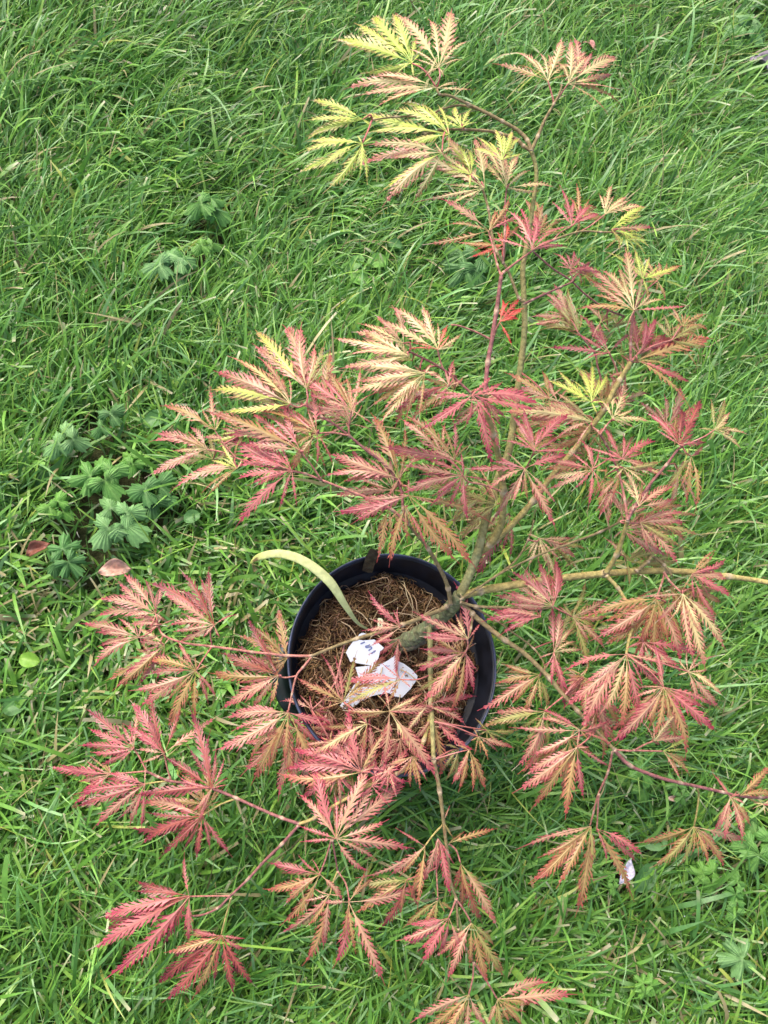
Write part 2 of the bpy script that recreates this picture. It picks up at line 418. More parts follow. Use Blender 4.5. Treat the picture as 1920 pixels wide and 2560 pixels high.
for (px, py, a, b, ang, colr, label) in DEAD:
    c = P(px, py, .056); m = mpp(px, py, .04)
    V, Fc, K = blob_leaf(c, a*m*.5, b*m*.5, math.radians(ang), lambda u, v: lerp(tuple(x*1.35 for x in colr), jit(colr, .2), min(1, abs(v)*7)), 18, 10, arch=.85, wav=.22, tilt=rnd.uniform(-.3, .3))
    root = mesh('fallen_leaf', [v-c for v in V], Fc, K, M_dead); root.location = c
    sol = root.modifiers.new('thickness', 'SOLIDIFY'); sol.thickness = .0006
    tag(root, label, 'dead leaf', 'dead leaves fallen on the lawn')

# ------------------------------------------------------------------ pot
POTM = Matrix.Translation(POTBASE) @ Matrix.Rotation(TILT, 4, Vector((0, 0, 1)).cross(TDIR)) @ Matrix.Diagonal((1, 1.045, 1, 1))
def lathe(prof, n=96, col=(.02, .022, .03), cap0=False):
    V, Fc, K = [], [], []
    for (r, z) in prof:
        for k in range(n):
            a = 2*math.pi*k/n; V.append((r*math.cos(a), r*math.sin(a), z)); K.append(col)
    for i in range(len(prof)-1):
        for k in range(n):
            a = i*n+k; b = i*n+(k+1) % n; Fc.append((a, b, b+n, a+n))
    if cap0: Fc.append(tuple(reversed(range(n))))
    return V, Fc, K
pot = empty('plant_pot', POTBASE); tag(pot, 'round black plastic nursery pot standing on the lawn, filled with fibrous compost', 'plant pot')
def potpart(name, V, Fc, K, m, parent=pot):
    V = [POTM @ Vector(v) for v in V]; o = mesh(name, V, Fc, K, m)
    if parent: reparent(o, parent)
    return o
r = POTR
body = [(.095, .001), (.096, .0), (.100, .02), (r*.885, .203), (r*.885, .206), (r*.955, .207), (r*.965, .210), (r*.99, .246), (r*.985, .2515), (r*1.0, .253),
        (r*1.002, .2545), (r*.99, .256), (r*.975, .2555), (r*.967, .250), (r*.935, .212), (r*.925, .2095), (r*.865, .2085), (r*.855, .205), (r*.80, .12), (.09, .006), (.0, .006)]
bo = potpart('pot_body', *lathe(body, col=(.012, .014, .021), cap0=True), M_plastic)
potpart('rim', *lathe([(r*1.0, .2535), (r*1.006, .256), (r*1.003, .2585), (r*.992, .2592), (r*.984, .2575), (r*.983, .2545)], col=(.035, .045, .085)), M_plastic)
# grip lug under the rim, lower left
V, Fc, K = [], [], []
for i in range(13):
    a = math.radians(166+i*3.4)
    f = math.sin(math.pi*i/12)**.35
    for (rr_, zz) in ((r*.955, .205), (r*.99+.017*f, .203), (r*.985+.019*f, .197), (r*.955, .160)):
        V.append((rr_*math.cos(a), rr_*math.sin(a), zz)); K.append((.012, .026, .022))
for i in range(12):
    for j in range(4):
        q = i*4; Fc.append((q+j, q+(j+1) % 4, q+4+(j+1) % 4, q+4+j))
Fc.append((3, 2, 1, 0)); Fc.append((48, 49, 50, 51))
potpart('grip_lug', V, Fc, K, M_plastic)

# compost with root fibres
soil = empty('potting_soil', POTM @ Vector((0, 0, .19))); tag(soil, 'brown coir compost matted with thin dry roots inside the black pot', 'compost')
def soilz(x, y): return .213+.006*math.sin(x*60+1)*math.cos(y*55)+.003*math.sin(x*170+y*130)-.6*max(0, math.hypot(x, y)-.10)**1.0 - .05*(x+y)*.3
V, Fc, K = [(0, 0, soilz(0, 0))], [], [(.05, .03, .02)]
nr, ns = 26, 72
for i in range(1, nr+1):
    for k in range(ns):
        rr_ = r*.862*i/nr; a = 2*math.pi*k/ns; x_, y_ = rr_*math.cos(a), rr_*math.sin(a)
        V.append((x_, y_, min(soilz(x_, y_)+rnd.uniform(-.0015, .0015), .24))); K.append(jit((.060, .034, .020), .4))
for k in range(ns): Fc.append((0, 1+k, 1+(k+1) % ns))
for i in range(nr-1):
    for k in range(ns):
        a = 1+i*ns+k; b = 1+i*ns+(k+1) % ns; Fc.append((a, a+ns, b+ns, b))
o = potpart('soil_surface', V, Fc, K, M_soil, None); reparent(o, soil)
V, Fc, K = [], [], []
fp = [(.20, .115, .055), (.30, .18, .09), (.13, .07, .035), (.42, .28, .16), (.25, .16, .07), (.08, .04, .025)]
for i in range(4300):
    rr_ = r*.88*math.sqrt(rnd.random()); a = rnd.uniform(0, 6.283); x_, y_ = rr_*math.cos(a), rr_*math.sin(a)
    h = rnd.uniform(0, 6.283); 
    if x_ < -.02 and rnd.random() < .5: h = math.radians(-75)+rnd.gauss(0, .4)
    n_ = 7; ln = rnd.uniform(.012, .042); cur = rnd.gauss(0, 2.4); pts = []; zl = rnd.uniform(-.001, .007); 
    for j in range(n_):
        t = j/(n_-1); pts.append((x_, y_, soilz(x_, y_)+zl+.006*math.sin(t*math.pi)*rnd.uniform(.3, 1.2)))
        h += cur/n_+rnd.gauss(0, .12); x_ += math.cos(h)*ln/n_; y_ += math.sin(h)*ln/n_
        if math.hypot(x_, y_) > r*.90: h += 1.5; x_ *= .99; y_ *= .99
    c = jit(rnd.choice(fp), .3); rd = rnd.uniform(.00030, .0008)
    tube(pts, [rd]*n_, [c]*n_, 3, V, Fc, K)
for i in range(46):       # long pale dead grass stems
    a = rnd.uniform(0, 6.283); rr_ = rnd.uniform(.2, .8)*r; x_, y_ = rr_*math.cos(a), rr_*math.sin(a); h = rnd.uniform(0, 6.283); pts = []
    if i < 16: x_, y_ = rnd.uniform(-.01, .07), rnd.uniform(.03, .08)
    ln = rnd.uniform(.03, .075)
    for j in range(8):
        t = j/7; pts.append((x_, y_, soilz(x_, y_)+.005+.022*math.sin(t*math.pi)*.8)); h += rnd.gauss(0, .16); x_ += math.cos(h)*ln/8; y_ += math.sin(h)*ln/8
        if math.hypot(x_, y_) > r*.85: x_ *= .95; y_ *= .95; h += .8
    c = jit((.52, .38, .22), .2); tube(pts, [.0007]*8, [c]*8, 4, V, Fc, K)
o = potpart('root_fibres', V, Fc, K, M_fibre, None); reparent(o, soil); o['kind'] = 'stuff'

# ------------------------------------------------------------------ stake, strap, label
def ribbon(name, pts, hw, thick, colf, m, seg=6, roll=0.0, parent=None):
    cp = catmull(pts, seg); n = len(cp); V, Fc, K = [], [], []
    wl = catmull([(h,) for h in hw], seg)
    for i, p in enumerate(cp):
        p = Vector(p); t = (Vector(cp[min(i+1, n-1)])-Vector(cp[max(i-1, 0)])).normalized()
        s = t.cross(Vector((0, 0, 1))); s.normalize(); u = s.cross(t)
        s2 = s*math.cos(roll)+u*math.sin(roll); u2 = s2.cross(t)
        h = wl[i][0]
        for j in range(-3, 4):
            q = j/3; V.append(p+s2*h*q+u2*(thick*.5-.14*h*q*q)); K.append(colf(i/(n-1), q))
        for j in range(3, -4, -1):
            q = j/3; V.append(p+s2*h*q+u2*(-thick*.5-.14*h*q*q)); K.append(colf(i/(n-1), q))
    for i in range(n-1):
        for j in range(14):
            a = i*14+j; b = i*14+(j+1) % 14; Fc.append((a, b, b+14, a+14))
    Fc.append(tuple(range(13, -1, -1))); Fc.append(tuple((n-1)*14+j for j in range(14)))
    return mesh(name, V, Fc, K, m, parent)
def strapcol(t, q):
    c = lerp((.60, .62, .14), (.70, .72, .32), min(1, t*4)); c = lerp(c, (.60, .66, .30), max(0, t-.5))
    g = .5+.5*math.sin(t*47+q*3)*math.sin(t*31); c = lerp(c, (.46, .52, .16), .45*g)
    if .06 < t < .12 and q > -.2: c = (.24, .16, .07)
    return c
pp = [(626, 1408, .235), (648, 1392, .262), (700, 1384, .292), (760, 1403, .318), (822, 1452, .322), (862, 1512, .300), (893, 1556, .268), (926, 1576, .222)]
mm = mpp(800, 1440, .3)
o = ribbon('plant_tie', [tuple(P(*q)) for q in pp], [v*mm for v in (2, 9, 10.5, 11.5, 11.5, 8, 4, 2)], .0012, strapcol, M_strap, roll=-.25)
tag(o, 'long pale yellow green strap arching out of the pot over its left rim', 'plant strap')
sp = [P(918, 1428, .232), P(926, 1402, .262), P(938, 1374, .292)]
V, Fc, K = [], [], []
ws = 13*mpp(930, 1400, .26)
for i, p in enumerate(catmull([tuple(x) for x in sp], 4)):
    for (a, b) in ((-1, -.35), (-.3, .1), (.35, .12), (1, -.3), (.3, -.65), (-.4, -.6)):
        V.append(Vector(p)+Vector((a*ws, a*ws*-.25, b*ws*.9))+Vector((rnd.gauss(0, .0003), rnd.gauss(0, .0003), rnd.gauss(0, .0003)))); K.append(jit((.085, .062, .036), .35))
n_ = len(V)//6
for i in range(n_-1):
    for j in range(6):
        a = i*6+j; b = i*6+(j+1) % 6; Fc.append((a, b, b+6, a+6))
Fc.append(tuple(range(5, -1, -1))); Fc.append(tuple((n_-1)*6+j for j in range(6)))
o = mesh('wooden_stake', V, Fc, K, M_wood, smooth=False); tag(o, 'weathered brown wooden stub leaning on the inside of the back pot rim', 'wooden stake')

# white plastic label: crumpled folded pieces
def LP(u, v, z):   # coordinates of the close view of the label
    return P(840+u/7.541, 1540+v/7.541, z)
lab = empty('plant_label', LP(700, 900, .22)); tag(lab, 'white plastic plant label with blue handwritten figures lying folded on the compost', 'plant label')
def plate(name, outline, zf, th=.0009, parent=lab, m=M_white, colr=(.68, .71, .77)):
    n = len(outline); V = [LP(u, v, zf(u, v)) for u, v in outline]; V += [p-Vector((0, 0, th)) for p in V]
    cu = sum(u for u, v in outline)/n; cv = sum(v for u, v in outline)/n
    Fc = [tuple(reversed(range(n))), tuple(range(n, 2*n))]
    for i in range(n): Fc.append((i, (i+1) % n, n+(i+1) % n, n+i))
    K = [colr]*(2*n)
    return reparent(mesh(name, V, Fc, K, m, smooth=False), parent)
z1 = lambda u, v: .236+(u-500)*.000010+(v-650)*-.000012
plate('label_plate', [(188, 690), (240, 590), (330, 470), (420, 446), (520, 460), (640, 450), (720, 440), (800, 510), (905, 600), (870, 640), (830, 660), (800, 800), (760, 880), (690, 935), (560, 915), (400, 890), (270, 862)], z1)
z2 = lambda u, v: .2290+(u-1200)*-.000008+(v-1200)*-.000008
plate('label_plate', [(365, 965), (640, 935), (860, 900), (960, 850), (1110, 745), (1150, 840), (1290, 905), (1430, 1010), (1538, 1130), (1520, 1210), (1400, 1380), (1240, 1540), (1190, 1530), (1080, 1510), (1000, 1450), (800, 1480), (640, 1520), (500, 1600), (400, 1660), (290, 1740), (140, 1760), (75, 1690), (150, 1590), (250, 1440), (330, 1310), (440, 1200), (415, 1120)], z2)
plate('label_tab', [(415, 385), (440, 340), (500, 315), (560, 330), (590, 350), (585, 400), (500, 430), (430, 420)], lambda u, v: .234)
def slot_tab():
    out = [(785, 50), (815, 35), (870, 50), (888, 80), (888, 220), (785, 220)]; inn = [(822, 130), (834, 118), (846, 130), (846, 180), (834, 195), (822, 180)]
    V = [LP(u, v, .243) for u, v in out+inn]; V += [p-Vector((0, 0, .0009)) for p in V]; Fc = []
    for i in range(6):
        j = (i+1) % 6; Fc += [(i, j, 6+j, 6+i), (12+j, 12+i, 18+i, 18+j), (j, i, 12+i, 12+j), (6+i, 6+j, 18+j, 18+i)]
    return reparent(mesh('slotted_tab', V, Fc, [(.66, .70, .42)]*24, M_white, smooth=False), lab)
slot_tab()
def stroke(pts, zf, hw=12, colr=(.16, .19, .36)):
    pts = catmull(pts, 5) if len(pts) > 2 else pts; V, Fc = [], []; n = len(pts)
    for i, (u, v) in enumerate(pts):
        a = pts[max(i-1, 0)]; b = pts[min(i+1, n-1)]; dx, dy = b[0]-a[0], b[1]-a[1]; l = math.hypot(dx, dy) or 1
        for s in (-1, 1):
            uu, vv = u-dy/l*hw*s, v+dx/l*hw*s; V.append(LP(uu, vv, zf(uu, vv)+.0005))
    for i in range(n-1): Fc.append((2*i, 2*i+1, 2*i+3, 2*i+2))
    return V, Fc
def ink(strokes, zf, hw, colr=(.16, .19, .36)):
    V, Fc = [], []
    for s in strokes:
        v, f = stroke(s, zf, hw); b = len(V); V += v; Fc += [tuple(b+i for i in q) for q in f]
    return reparent(mesh('handwriting', V, Fc, [colr]*len(V), M_ink, smooth=False), lab)
ink([[(462, 525), (500, 508), (545, 490)], [(640, 540), (600, 560), (560, 572), (575, 595), (620, 585), (665, 585), (668, 615), (640, 630), (615, 655)], [(668, 705), (705, 680), (748, 655)]], z1, 13)
ink([[(940, 925), (975, 950), (1015, 930)], [(1300, 1085), (1322, 1065)], [(1150, 1080), (1190, 1130)]], z2, 8, (.35, .38, .55))

# ------------------------------------------------------------------ maple: branches
BR = [  # name, z0, z1, r0, r1 (px), colour, points
 ('trunk', .210, .350, 20, 16, 'T', [(985,1622),(1010,1606),(1040,1590),(1080,1560),(1120,1528),(1150,1488)]),
 ('branch', .350, .585, 12, 5, 'L', [(1150,1488),(1172,1440),(1195,1380),(1212,1310),(1240,1210),(1271,1131),(1284,1054),(1300,930),(1311,828),(1310,751),(1307,674),(1316,616),(1325,560),(1331,521),(1341,444),(1337,405),(1328,378)]),
 ('branch', .585, .605, 5, 3, 'B', [(1328,378),(1318,350),(1293,325),(1255,303),(1216,282),(1170,260),(1123,239),(1099,236),(1092,220)]),
 ('branch', .583, .600, 4.5, 2.5, 'B', [(1328,378),(1308,364),(1289,347),(1250,334),(1216,327),(1160,324),(1120,324),(1060,335)]),
 ('twig', .592, .600, 3, 2, 'B', [(1208,278),(1170,266),(1139,264),(1100,275),(1065,290),(990,292),(930,300)]),
 ('branch', .585, .615, 5, 2.5, 'B', [(1328,378),(1345,340),(1362,300),(1385,260),(1398,235),(1405,213)]),
 ('twig', .600, .610, 2.5, 1.8, 'P', [(1385,260),(1380,238),(1370,203)]),
 ('twig', .600, .615, 2.5, 1.8, 'P', [(1385,260),(1402,235),(1420,210)]),
 ('branch', .365, .545, 10, 6.5, 'Y', [(1196,1378),(1225,1360),(1253,1310),(1258,1228),(1248,1151),(1232,1085),(1218,1027),(1212,983)]),
 ('branch', .545, .590, 6, 5, 'M', [(1212,983),(1220,905),(1230,847),(1241,778),(1253,690)]),
 ('twig', .590, .600, 3, 2, 'P', [(1253,690),(1243,662),(1232,616),(1221,577)]),
 ('twig', .590, .600, 3.5, 2.5, 'P', [(1253,690),(1259,681),(1293,654),(1331,627)]),
 ('branch', .540, .575, 4, 3, 'B', [(1309,752),(1297,745),(1270,677),(1240,627),(1228,575),(1221,523),(1206,471)]),
 ('twig', .565, .570, 3, 2, 'M', [(1258,660),(1262,577),(1263,510),(1266,474)]),
 ('twig', .560, .560, 3, 2, 'M', [(1309,760),(1330,750),(1363,735),(1400,718),(1432,702),(1424,680)]),
 ('twig', .596, .590, 3, 2, 'B', [(1331,627),(1384,600),(1450,579),(1500,580),(1531,581),(1557,584)]),
 ('twig', .590, .592, 2, 1.5, 'P', [(1384,600),(1400,582),(1430,565)]),
 ('twig', .590, .592, 2, 1.5, 'P', [(1450,579),(1475,565),(1513,536)]),
 ('twig', .585, .520, 2.5, 2, 'M', [(1331,627),(1380,670),(1425,700),(1465,737),(1520,775),(1560,790)]),
 ('branch', .362, .500, 8, 6, 'Y', [(1196,1385),(1240,1350),(1282,1310),(1334,1251),(1380,1190),(1430,1131),(1477,1069),(1511,1023),(1530,985),(1550,950),(1577,905)]),
 ('twig', .500, .530, 4, 2.5, 'P', [(1577,905),(1576,860),(1579,815),(1585,778)]),
 ('twig', .500, .510, 3, 2, 'P', [(1577,905),(1590,890),(1602,876)]),
 ('twig', .480, .500, 2.5, 2, 'P', [(1548,950),(1540,920),(1523,882)]),
 ('twig', .470, .470, 2.5, 2, 'M', [(1506,960),(1494,915),(1485,880),(1444,830)]),
 ('twig', .500, .520, 2.5, 2, 'P', [(1600,880),(1640,862),(1680,850)]),
 ('twig', .460, .470, 3, 2, 'P', [(1480,1068),(1495,1078),(1500,1085),(1515,1065),(1528,1050)]),
 ('twig', .455, .440, 3, 2, 'M', [(1500,1085),(1515,1110),(1530,1140),(1550,1193)]),
 ('branch', .350, .385, 10.5, 6, 'Y', [(1150,1490),(1200,1477),(1280,1463),(1357,1452),(1430,1442),(1511,1434),(1589,1428),(1666,1427),(1743,1431),(1820,1441),(1913,1455),(1990,1475)]),
 ('branch', .375, .440, 7, 4.5, 'Y', [(1515,1432),(1542,1386),(1558,1340),(1569,1301)]),
 ('branch', .440, .480, 4.5, 3, 'M', [(1569,1301),(1585,1270),(1627,1208),(1666,1162),(1689,1131),(1705,1115)]),
 ('twig', .440, .460, 4, 2.5, 'P', [(1569,1301),(1562,1251),(1550,1193),(1542,1174)]),
 ('twig', .435, .430, 2.5, 1.8, 'P', [(1569,1301),(1552,1303),(1560,1308),(1600,1307)]),
 ('twig', .400, .370, 3, 2.5, 'B', [(1558,1300),(1500,1330),(1420,1360),(1330,1395),(1240,1440),(1190,1475)]),
 ('twig', .360, .375, 3, 2, 'B', [(1150,1500),(1240,1440),(1290,1400),(1320,1350),(1335,1300)]),
 ('branch', .375, .360, 5, 3.5, 'Y', [(1515,1438),(1545,1471),(1569,1513),(1583,1560),(1573,1594),(1566,1635)]),
 ('twig', .378, .385, 3, 2, 'P', [(1660,1430),(1672,1450),(1689,1468),(1704,1482)]),
 ('twig', .376, .375, 3, 2, 'P', [(1662,1432),(1652,1465),(1640,1495)]),
 ('twig', .380, .385, 3, 2, 'P', [(1780,1436),(1755,1436),(1730,1436)]),
 ('twig', .380, .380, 5, 3, 'B', [(1590,1428),(1620,1405),(1632,1392),(1660,1412),(1680,1440)]),
 ('branch', .345, .330, 7, 4.5, 'B', [(1150,1500),(1180,1534),(1215,1564),(1262,1600),(1315,1637),(1373,1695),(1410,1740),(1442,1775),(1489,1826),(1535,1873)]),
 ('branch', .330, .260, 5, 3, 'M', [(1535,1873),(1574,1913),(1643,1942),(1700,1957),(1738,1965),(1805,1980),(1850,1990),(1900,1994),(1960,1990)]),
 ('twig', .320, .250, 3, 2, 'P', [(1531,1880),(1520,1930),(1496,1985),(1484,2030),(1475,2064)]),
 ('twig', .285, .250, 2.5, 2, 'P', [(1497,1985),(1495,2020),(1492,2078)]),
 ('twig', .325, .325, 2.5, 2, 'P', [(1535,1874),(1560,1876),(1583,1876),(1610,1862),(1633,1853)]),
 ('twig', .325, .320, 2.5, 2, 'P', [(1583,1876),(1620,1877),(1656,1878)]),
 ('twig', .285, .255, 2.5, 2, 'Y', [(1739,1966),(1747,1985),(1742,2030),(1735,2066)]),
 ('twig', .260, .262, 2.5, 2, 'Y', [(1862,1990),(1890,2005),(1912,2012)]),
 ('twig', .350, .360, 4, 2.5, 'B', [(1150,1505),(1190,1516),(1240,1518),(1300,1520),(1340,1525),(1383,1517)]),
 ('twig', .340, .330, 3, 2, 'B', [(1185,1518),(1242,1552),(1273,1575),(1334,1621),(1361,1664),(1350,1690)]),
 ('branch', .338, .290, 6, 3.5, 'B', [(1132,1500),(1118,1517),(1064,1540),(1006,1562),(950,1580),(891,1597),(833,1618),(779,1640)]),
 ('branch', .290, .255, 3.5, 2.5, 'P', [(779,1640),(717,1639),(679,1635),(630,1630),(582,1623),(530,1616),(459,1607),(409,1588),(395,1562)]),
 ('twig', .290, .270, 3, 2.2, 'P', [(779,1642),(758,1668),(741,1690),(730,1735),(721,1778)]),
 ('twig', .270, .270, 2.2, 2, 'P', [(741,1690),(715,1694),(697,1692)]),
 ('twig', .295, .270, 2.5, 2, 'P', [(862,1607),(850,1660),(838,1705),(810,1745),(779,1775)]),
 ('twig', .285, .280, 2.2, 1.8, 'P', [(838,1705),(846,1735),(857,1753)]),
 ('branch', .290, .290, 7.5, 5.5, 'L', [(1068,1566),(1075,1590),(1076,1687),(1078,1760),(1080,1803),(1084,1899)]),
 ('branch', .290, .215, 5.5, 3, 'B', [(1084,1899),(1099,1977),(1109,2054),(1118,2131),(1128,2210),(1140,2247),(1145,2320)]),
 ('twig', .215, .190, 3, 2.5, 'B', [(1145,2320),(1165,2370),(1184,2403)]),
 ('twig', .230, .225, 2.5, 2, 'P', [(1140,2248),(1130,2275),(1122,2293)]),
 ('twig', .230, .215, 2.5, 2, 'P', [(1140,2248),(1160,2275),(1177,2305)]),
 ('twig', .190, .170, 2.5, 2, 'P', [(1184,2405),(1182,2445),(1172,2486)]),
 ('twig', .190, .170, 2.5, 2, 'P', [(1184,2405),(1215,2450),(1243,2497)]),
 ('twig', .255, .250, 2.5, 2, 'Y', [(1109,2060),(1085,2085),(1063,2114)]),
 ('twig', .240, .235, 2.5, 2, 'P', [(1122,2110),(1140,2125),(1151,2157)]),
 ('twig', .250, .235, 2, 1.6, 'P', [(1092,2110),(1091,2170),(1095,2247)]),
 ('branch', .285, .270, 5, 4.2, 'Y', [(1078,1780),(1060,1850),(1033,1908),(990,1935),(949,1950),(887,1985),(833,2016),(787,2045),(748,2060)]),
 ('branch', .270, .230, 4, 3, 'M', [(748,2060),(705,2045),(663,2028),(590,1995),(532,1972),(480,1960),(428,1953),(395,1942),(366,1928)]),
 ('twig', .250, .245, 2.5, 2, 'Y', [(590,1997),(550,2012),(508,2038)]),
 ('twig', .235, .230, 2.2, 2, 'Y', [(428,1953),(395,1955),(363,1960)]),
 ('twig', .235, .245, 2.2, 2, 'P', [(428,1953),(418,1920),(411,1885)]),
 ('twig', .230, .235, 2.2, 2, 'P', [(366,1928),(350,1895),(336,1874)]),
 ('twig', .230, .225, 2.2, 2, 'P', [(366,1928),(320,1932),(280,1936)]),
 ('branch', .270, .180, 4, 2.5, 'M', [(748,2062),(705,2110),(663,2151),(620,2198),(576,2240),(545,2270),(510,2286),(485,2290)]),
 ('twig', .195, .190, 2.2, 2, 'P', [(576,2240),(530,2240),(475,2241)]),
 ('twig', .195, .180, 2.5, 2, 'Y', [(578,2244),(565,2290),(553,2337)]),
 ('twig', .265, .270, 3, 2, 'Y', [(833,2016),(838,2060),(841,2095)]),
 ('twig', .265, .240, 2.5, 2, 'M', [(831,2100),(838,2140),(844,2178)]),
 ('twig', .240, .235, 2.2, 2, 'Y', [(844,2178),(833,2205),(825,2236)]),
 ('twig', .240, .235, 2.2, 2, 'P', [(844,2178),(865,2210),(873,2252)]),
 ('twig', .262, .240, 2.2, 2, 'P', [(828,2100),(815,2145),(800,2184)]),
 ('branch', .345, .430, 6, 4, 'B', [(1126,1510),(1120,1470),(1105,1432),(1070,1371),(1045,1340),(1020,1310)]),
 ('branch', .430, .470, 4, 3, 'M', [(1020,1310),(1008,1270),(1000,1215),(962,1162),(915,1125),(874,1090),(835,1060),(803,1041),(765,1010)]),
 ('branch', .425, .455, 4, 3, 'P', [(1020,1310),(980,1275),(923,1247),(860,1222),(803,1200),(765,1185),(728,1177)]),
  ('twig', .470, .475, 2.5, 2, 'P', [(765,1010),(745,1018),(726,1010)]),
 ('twig', .470, .480, 2.5, 2, 'P', [(765,1010),(770,990),(766,971)]),
 ('twig', .455, .450, 2.5, 2, 'P', [(729,1177),(660,1165),(590,1145),(555,1130),(518,1124)]),
 ('twig', .450, .455, 2.0, 1.6, 'P', [(590,1145),(560,1110),(538,1077)]),
 ('twig', .460, .475, 2.5, 2, 'P', [(874,1091),(872,1068),(879,1027)]),
 ('twig', .460, .470, 2.5, 2, 'P', [(872,1089),(835,1082),(795,1083)]),
 ('twig', .450, .470, 2.5, 2, 'P', [(803,1199),(780,1165),(752,1130)]),
 ('branch', .540, .560, 3.5, 2.5, 'M', [(1212,1000),(1178,982),(1130,940),(1095,915),(1057,895),(1025,880)]),
 ('twig', .560, .570, 2.2, 2, 'P', [(1108,922),(1100,900),(1094,874)]),
 ('twig', .565, .585, 2.5, 2, 'P', [(1230,850),(1190,830),(1150,815),(1128,812)]),
 ('twig', .575, .590, 2.2, 2, 'P', [(1236,838),(1242,820),(1249,806)]),
 ('twig', .440, .455, 2.5, 2, 'P', [(1256,1230),(1210,1212),(1172,1205),(1157,1190)]),
 ('twig', .470, .490, 2.5, 2, 'P', [(1245,1140),(1280,1160),(1311,1172)]),
 ('twig', .430, .480, 2.5, 2, 'P', [(1300,1200),(1318,1165),(1335,1130)]),
 ('twig', .385, .375, 2.5, 2, 'M', [(1258,1300),(1270,1285),(1275,1290)]),
 ('twig', .345, .345, 3, 2, 'B', [(1180,1534),(1178,1570),(1170,1598)]),
 ('twig', .345, .330, 2.5, 2, 'P', [(1168,1598),(1170,1615),(1163,1632)]),
]
BC = {'T': (.15, .15, .075), 'L': (.29, .26, .10), 'Y': (.40, .32, .11), 'B': (.24, .18, .085), 'M': (.27, .11, .10), 'P': (.44, .18, .14)}
maple = empty('maple_tree', P(985, 1622, .21)); tag(maple, 'young laceleaf maple with feathery pink, red and yellow autumn leaves growing in the black pot', 'tree')
CTRL = []     # (px, py, z) for attaching leaf stalks
for bi, (name, z0, z1, r0, r1, ck, pts) in enumerate(BR):
    ds = [0]
    for i in range(1, len(pts)): ds.append(ds[-1]+math.dist(pts[i], pts[i-1]))
    p4 = []
    for (px, py), dd in zip(pts, ds):
        t = dd/ds[-1]; z = z0+(z1-z0)*t; p4.append((px, py, z, r0+(r1-r0)*t)); CTRL.append((px, py, z))
    sm = catmull(p4, 6); W = []; Rr = []; Kc = []
    for i, (px, py, z, rp) in enumerate(sm):
        node = 1.0
        if i % 12 == 6 and 2.6 < r0 < 12: node = 1.32
        if i == 0 and r0 < 12: node = 1.3
        W.append(P(px, py, z)); Rr.append(rp*mpp(px, py, z)*node*(1+rnd.uniform(-.04, .04)))
        c = jit(BC[ck], .12)
        if ck == 'T' or (ck == 'L' and i < 16):
            c = lerp(c, (.22, .26, .14), rnd.random()*.5)
        if ck == 'Y': c = lerp(c, BC['B'], .3*rnd.random())
        if node > 1.1: c = lerp(c, (.56, .42, .28), .75)
        Kc.append(c)
    if name == 'trunk':      # rougher bark: refine
        sm2 = catmull([(*w, q, *k) for w, q, k in zip(W, Rr, Kc)], 3)
        W = [Vector(s[:3]) for s in sm2]; Rr = [s[3] for s in sm2]; Kc = [jit(s[4:7], .3) for s in sm2]
    V, Fc, K = tube(W, Rr, Kc, 20 if r0 > 12 else 10, wob=.07 if r0 > 15 else .035)
    reparent(mesh(name, V, Fc, K, M_bark), maple)
# dead stub at the foot of the trunk
pts = [P(1062, 1598, .245), P(1035, 1612, .240), P(1005, 1622, .226)]
T = tube([tuple(p) for p in catmull([tuple(q) for q in pts], 5)], [.0055]*5+[.006]*5+[.004], [(.20, .16, .11)]*11, 10, wob=.12)
reparent(mesh('dead_stub', *T, M_bark), maple)

# ------------------------------------------------------------------ maple: leaves
ORG = {'A': (640, 0), 'B': (1100, 0), 'C': (900, 500), 'D': (1280, 500), 'E': (340, 740), 'F': (800, 900), 'G': (1280, 1000),
       'H': (640, 1340), 'I': (1180, 1440), 'J': (1280, 1800), 'K': (100, 1380), 'L': (200, 1920), 'M': (640, 1900)}
PAL = {'Y': ((.56, .64, .13), (.43, .53, .07), (.42, .20, .10)),
       'C': ((.66, .57, .26), (.53, .33, .16), (.48, .075, .11)),
       'P': ((.58, .38, .21), (.44, .135, .115), (.46, .042, .090)),
       'R': ((.54, .20, .16), (.38, .062, .090), (.40, .026, .068)),
       'O': ((.44, .32, .11), (.33, .135, .060), (.40, .050, .058)),
       'D': ((.38, .10, .065), (.19, .028, .036), (.19, .014, .034)),
       'V': ((.74, .22, .14), (.58, .020, .028), (.52, .012, .028)),
       'U': ((.38, .36, .11), (.23, .20, .050), (.32, .080, .060))}
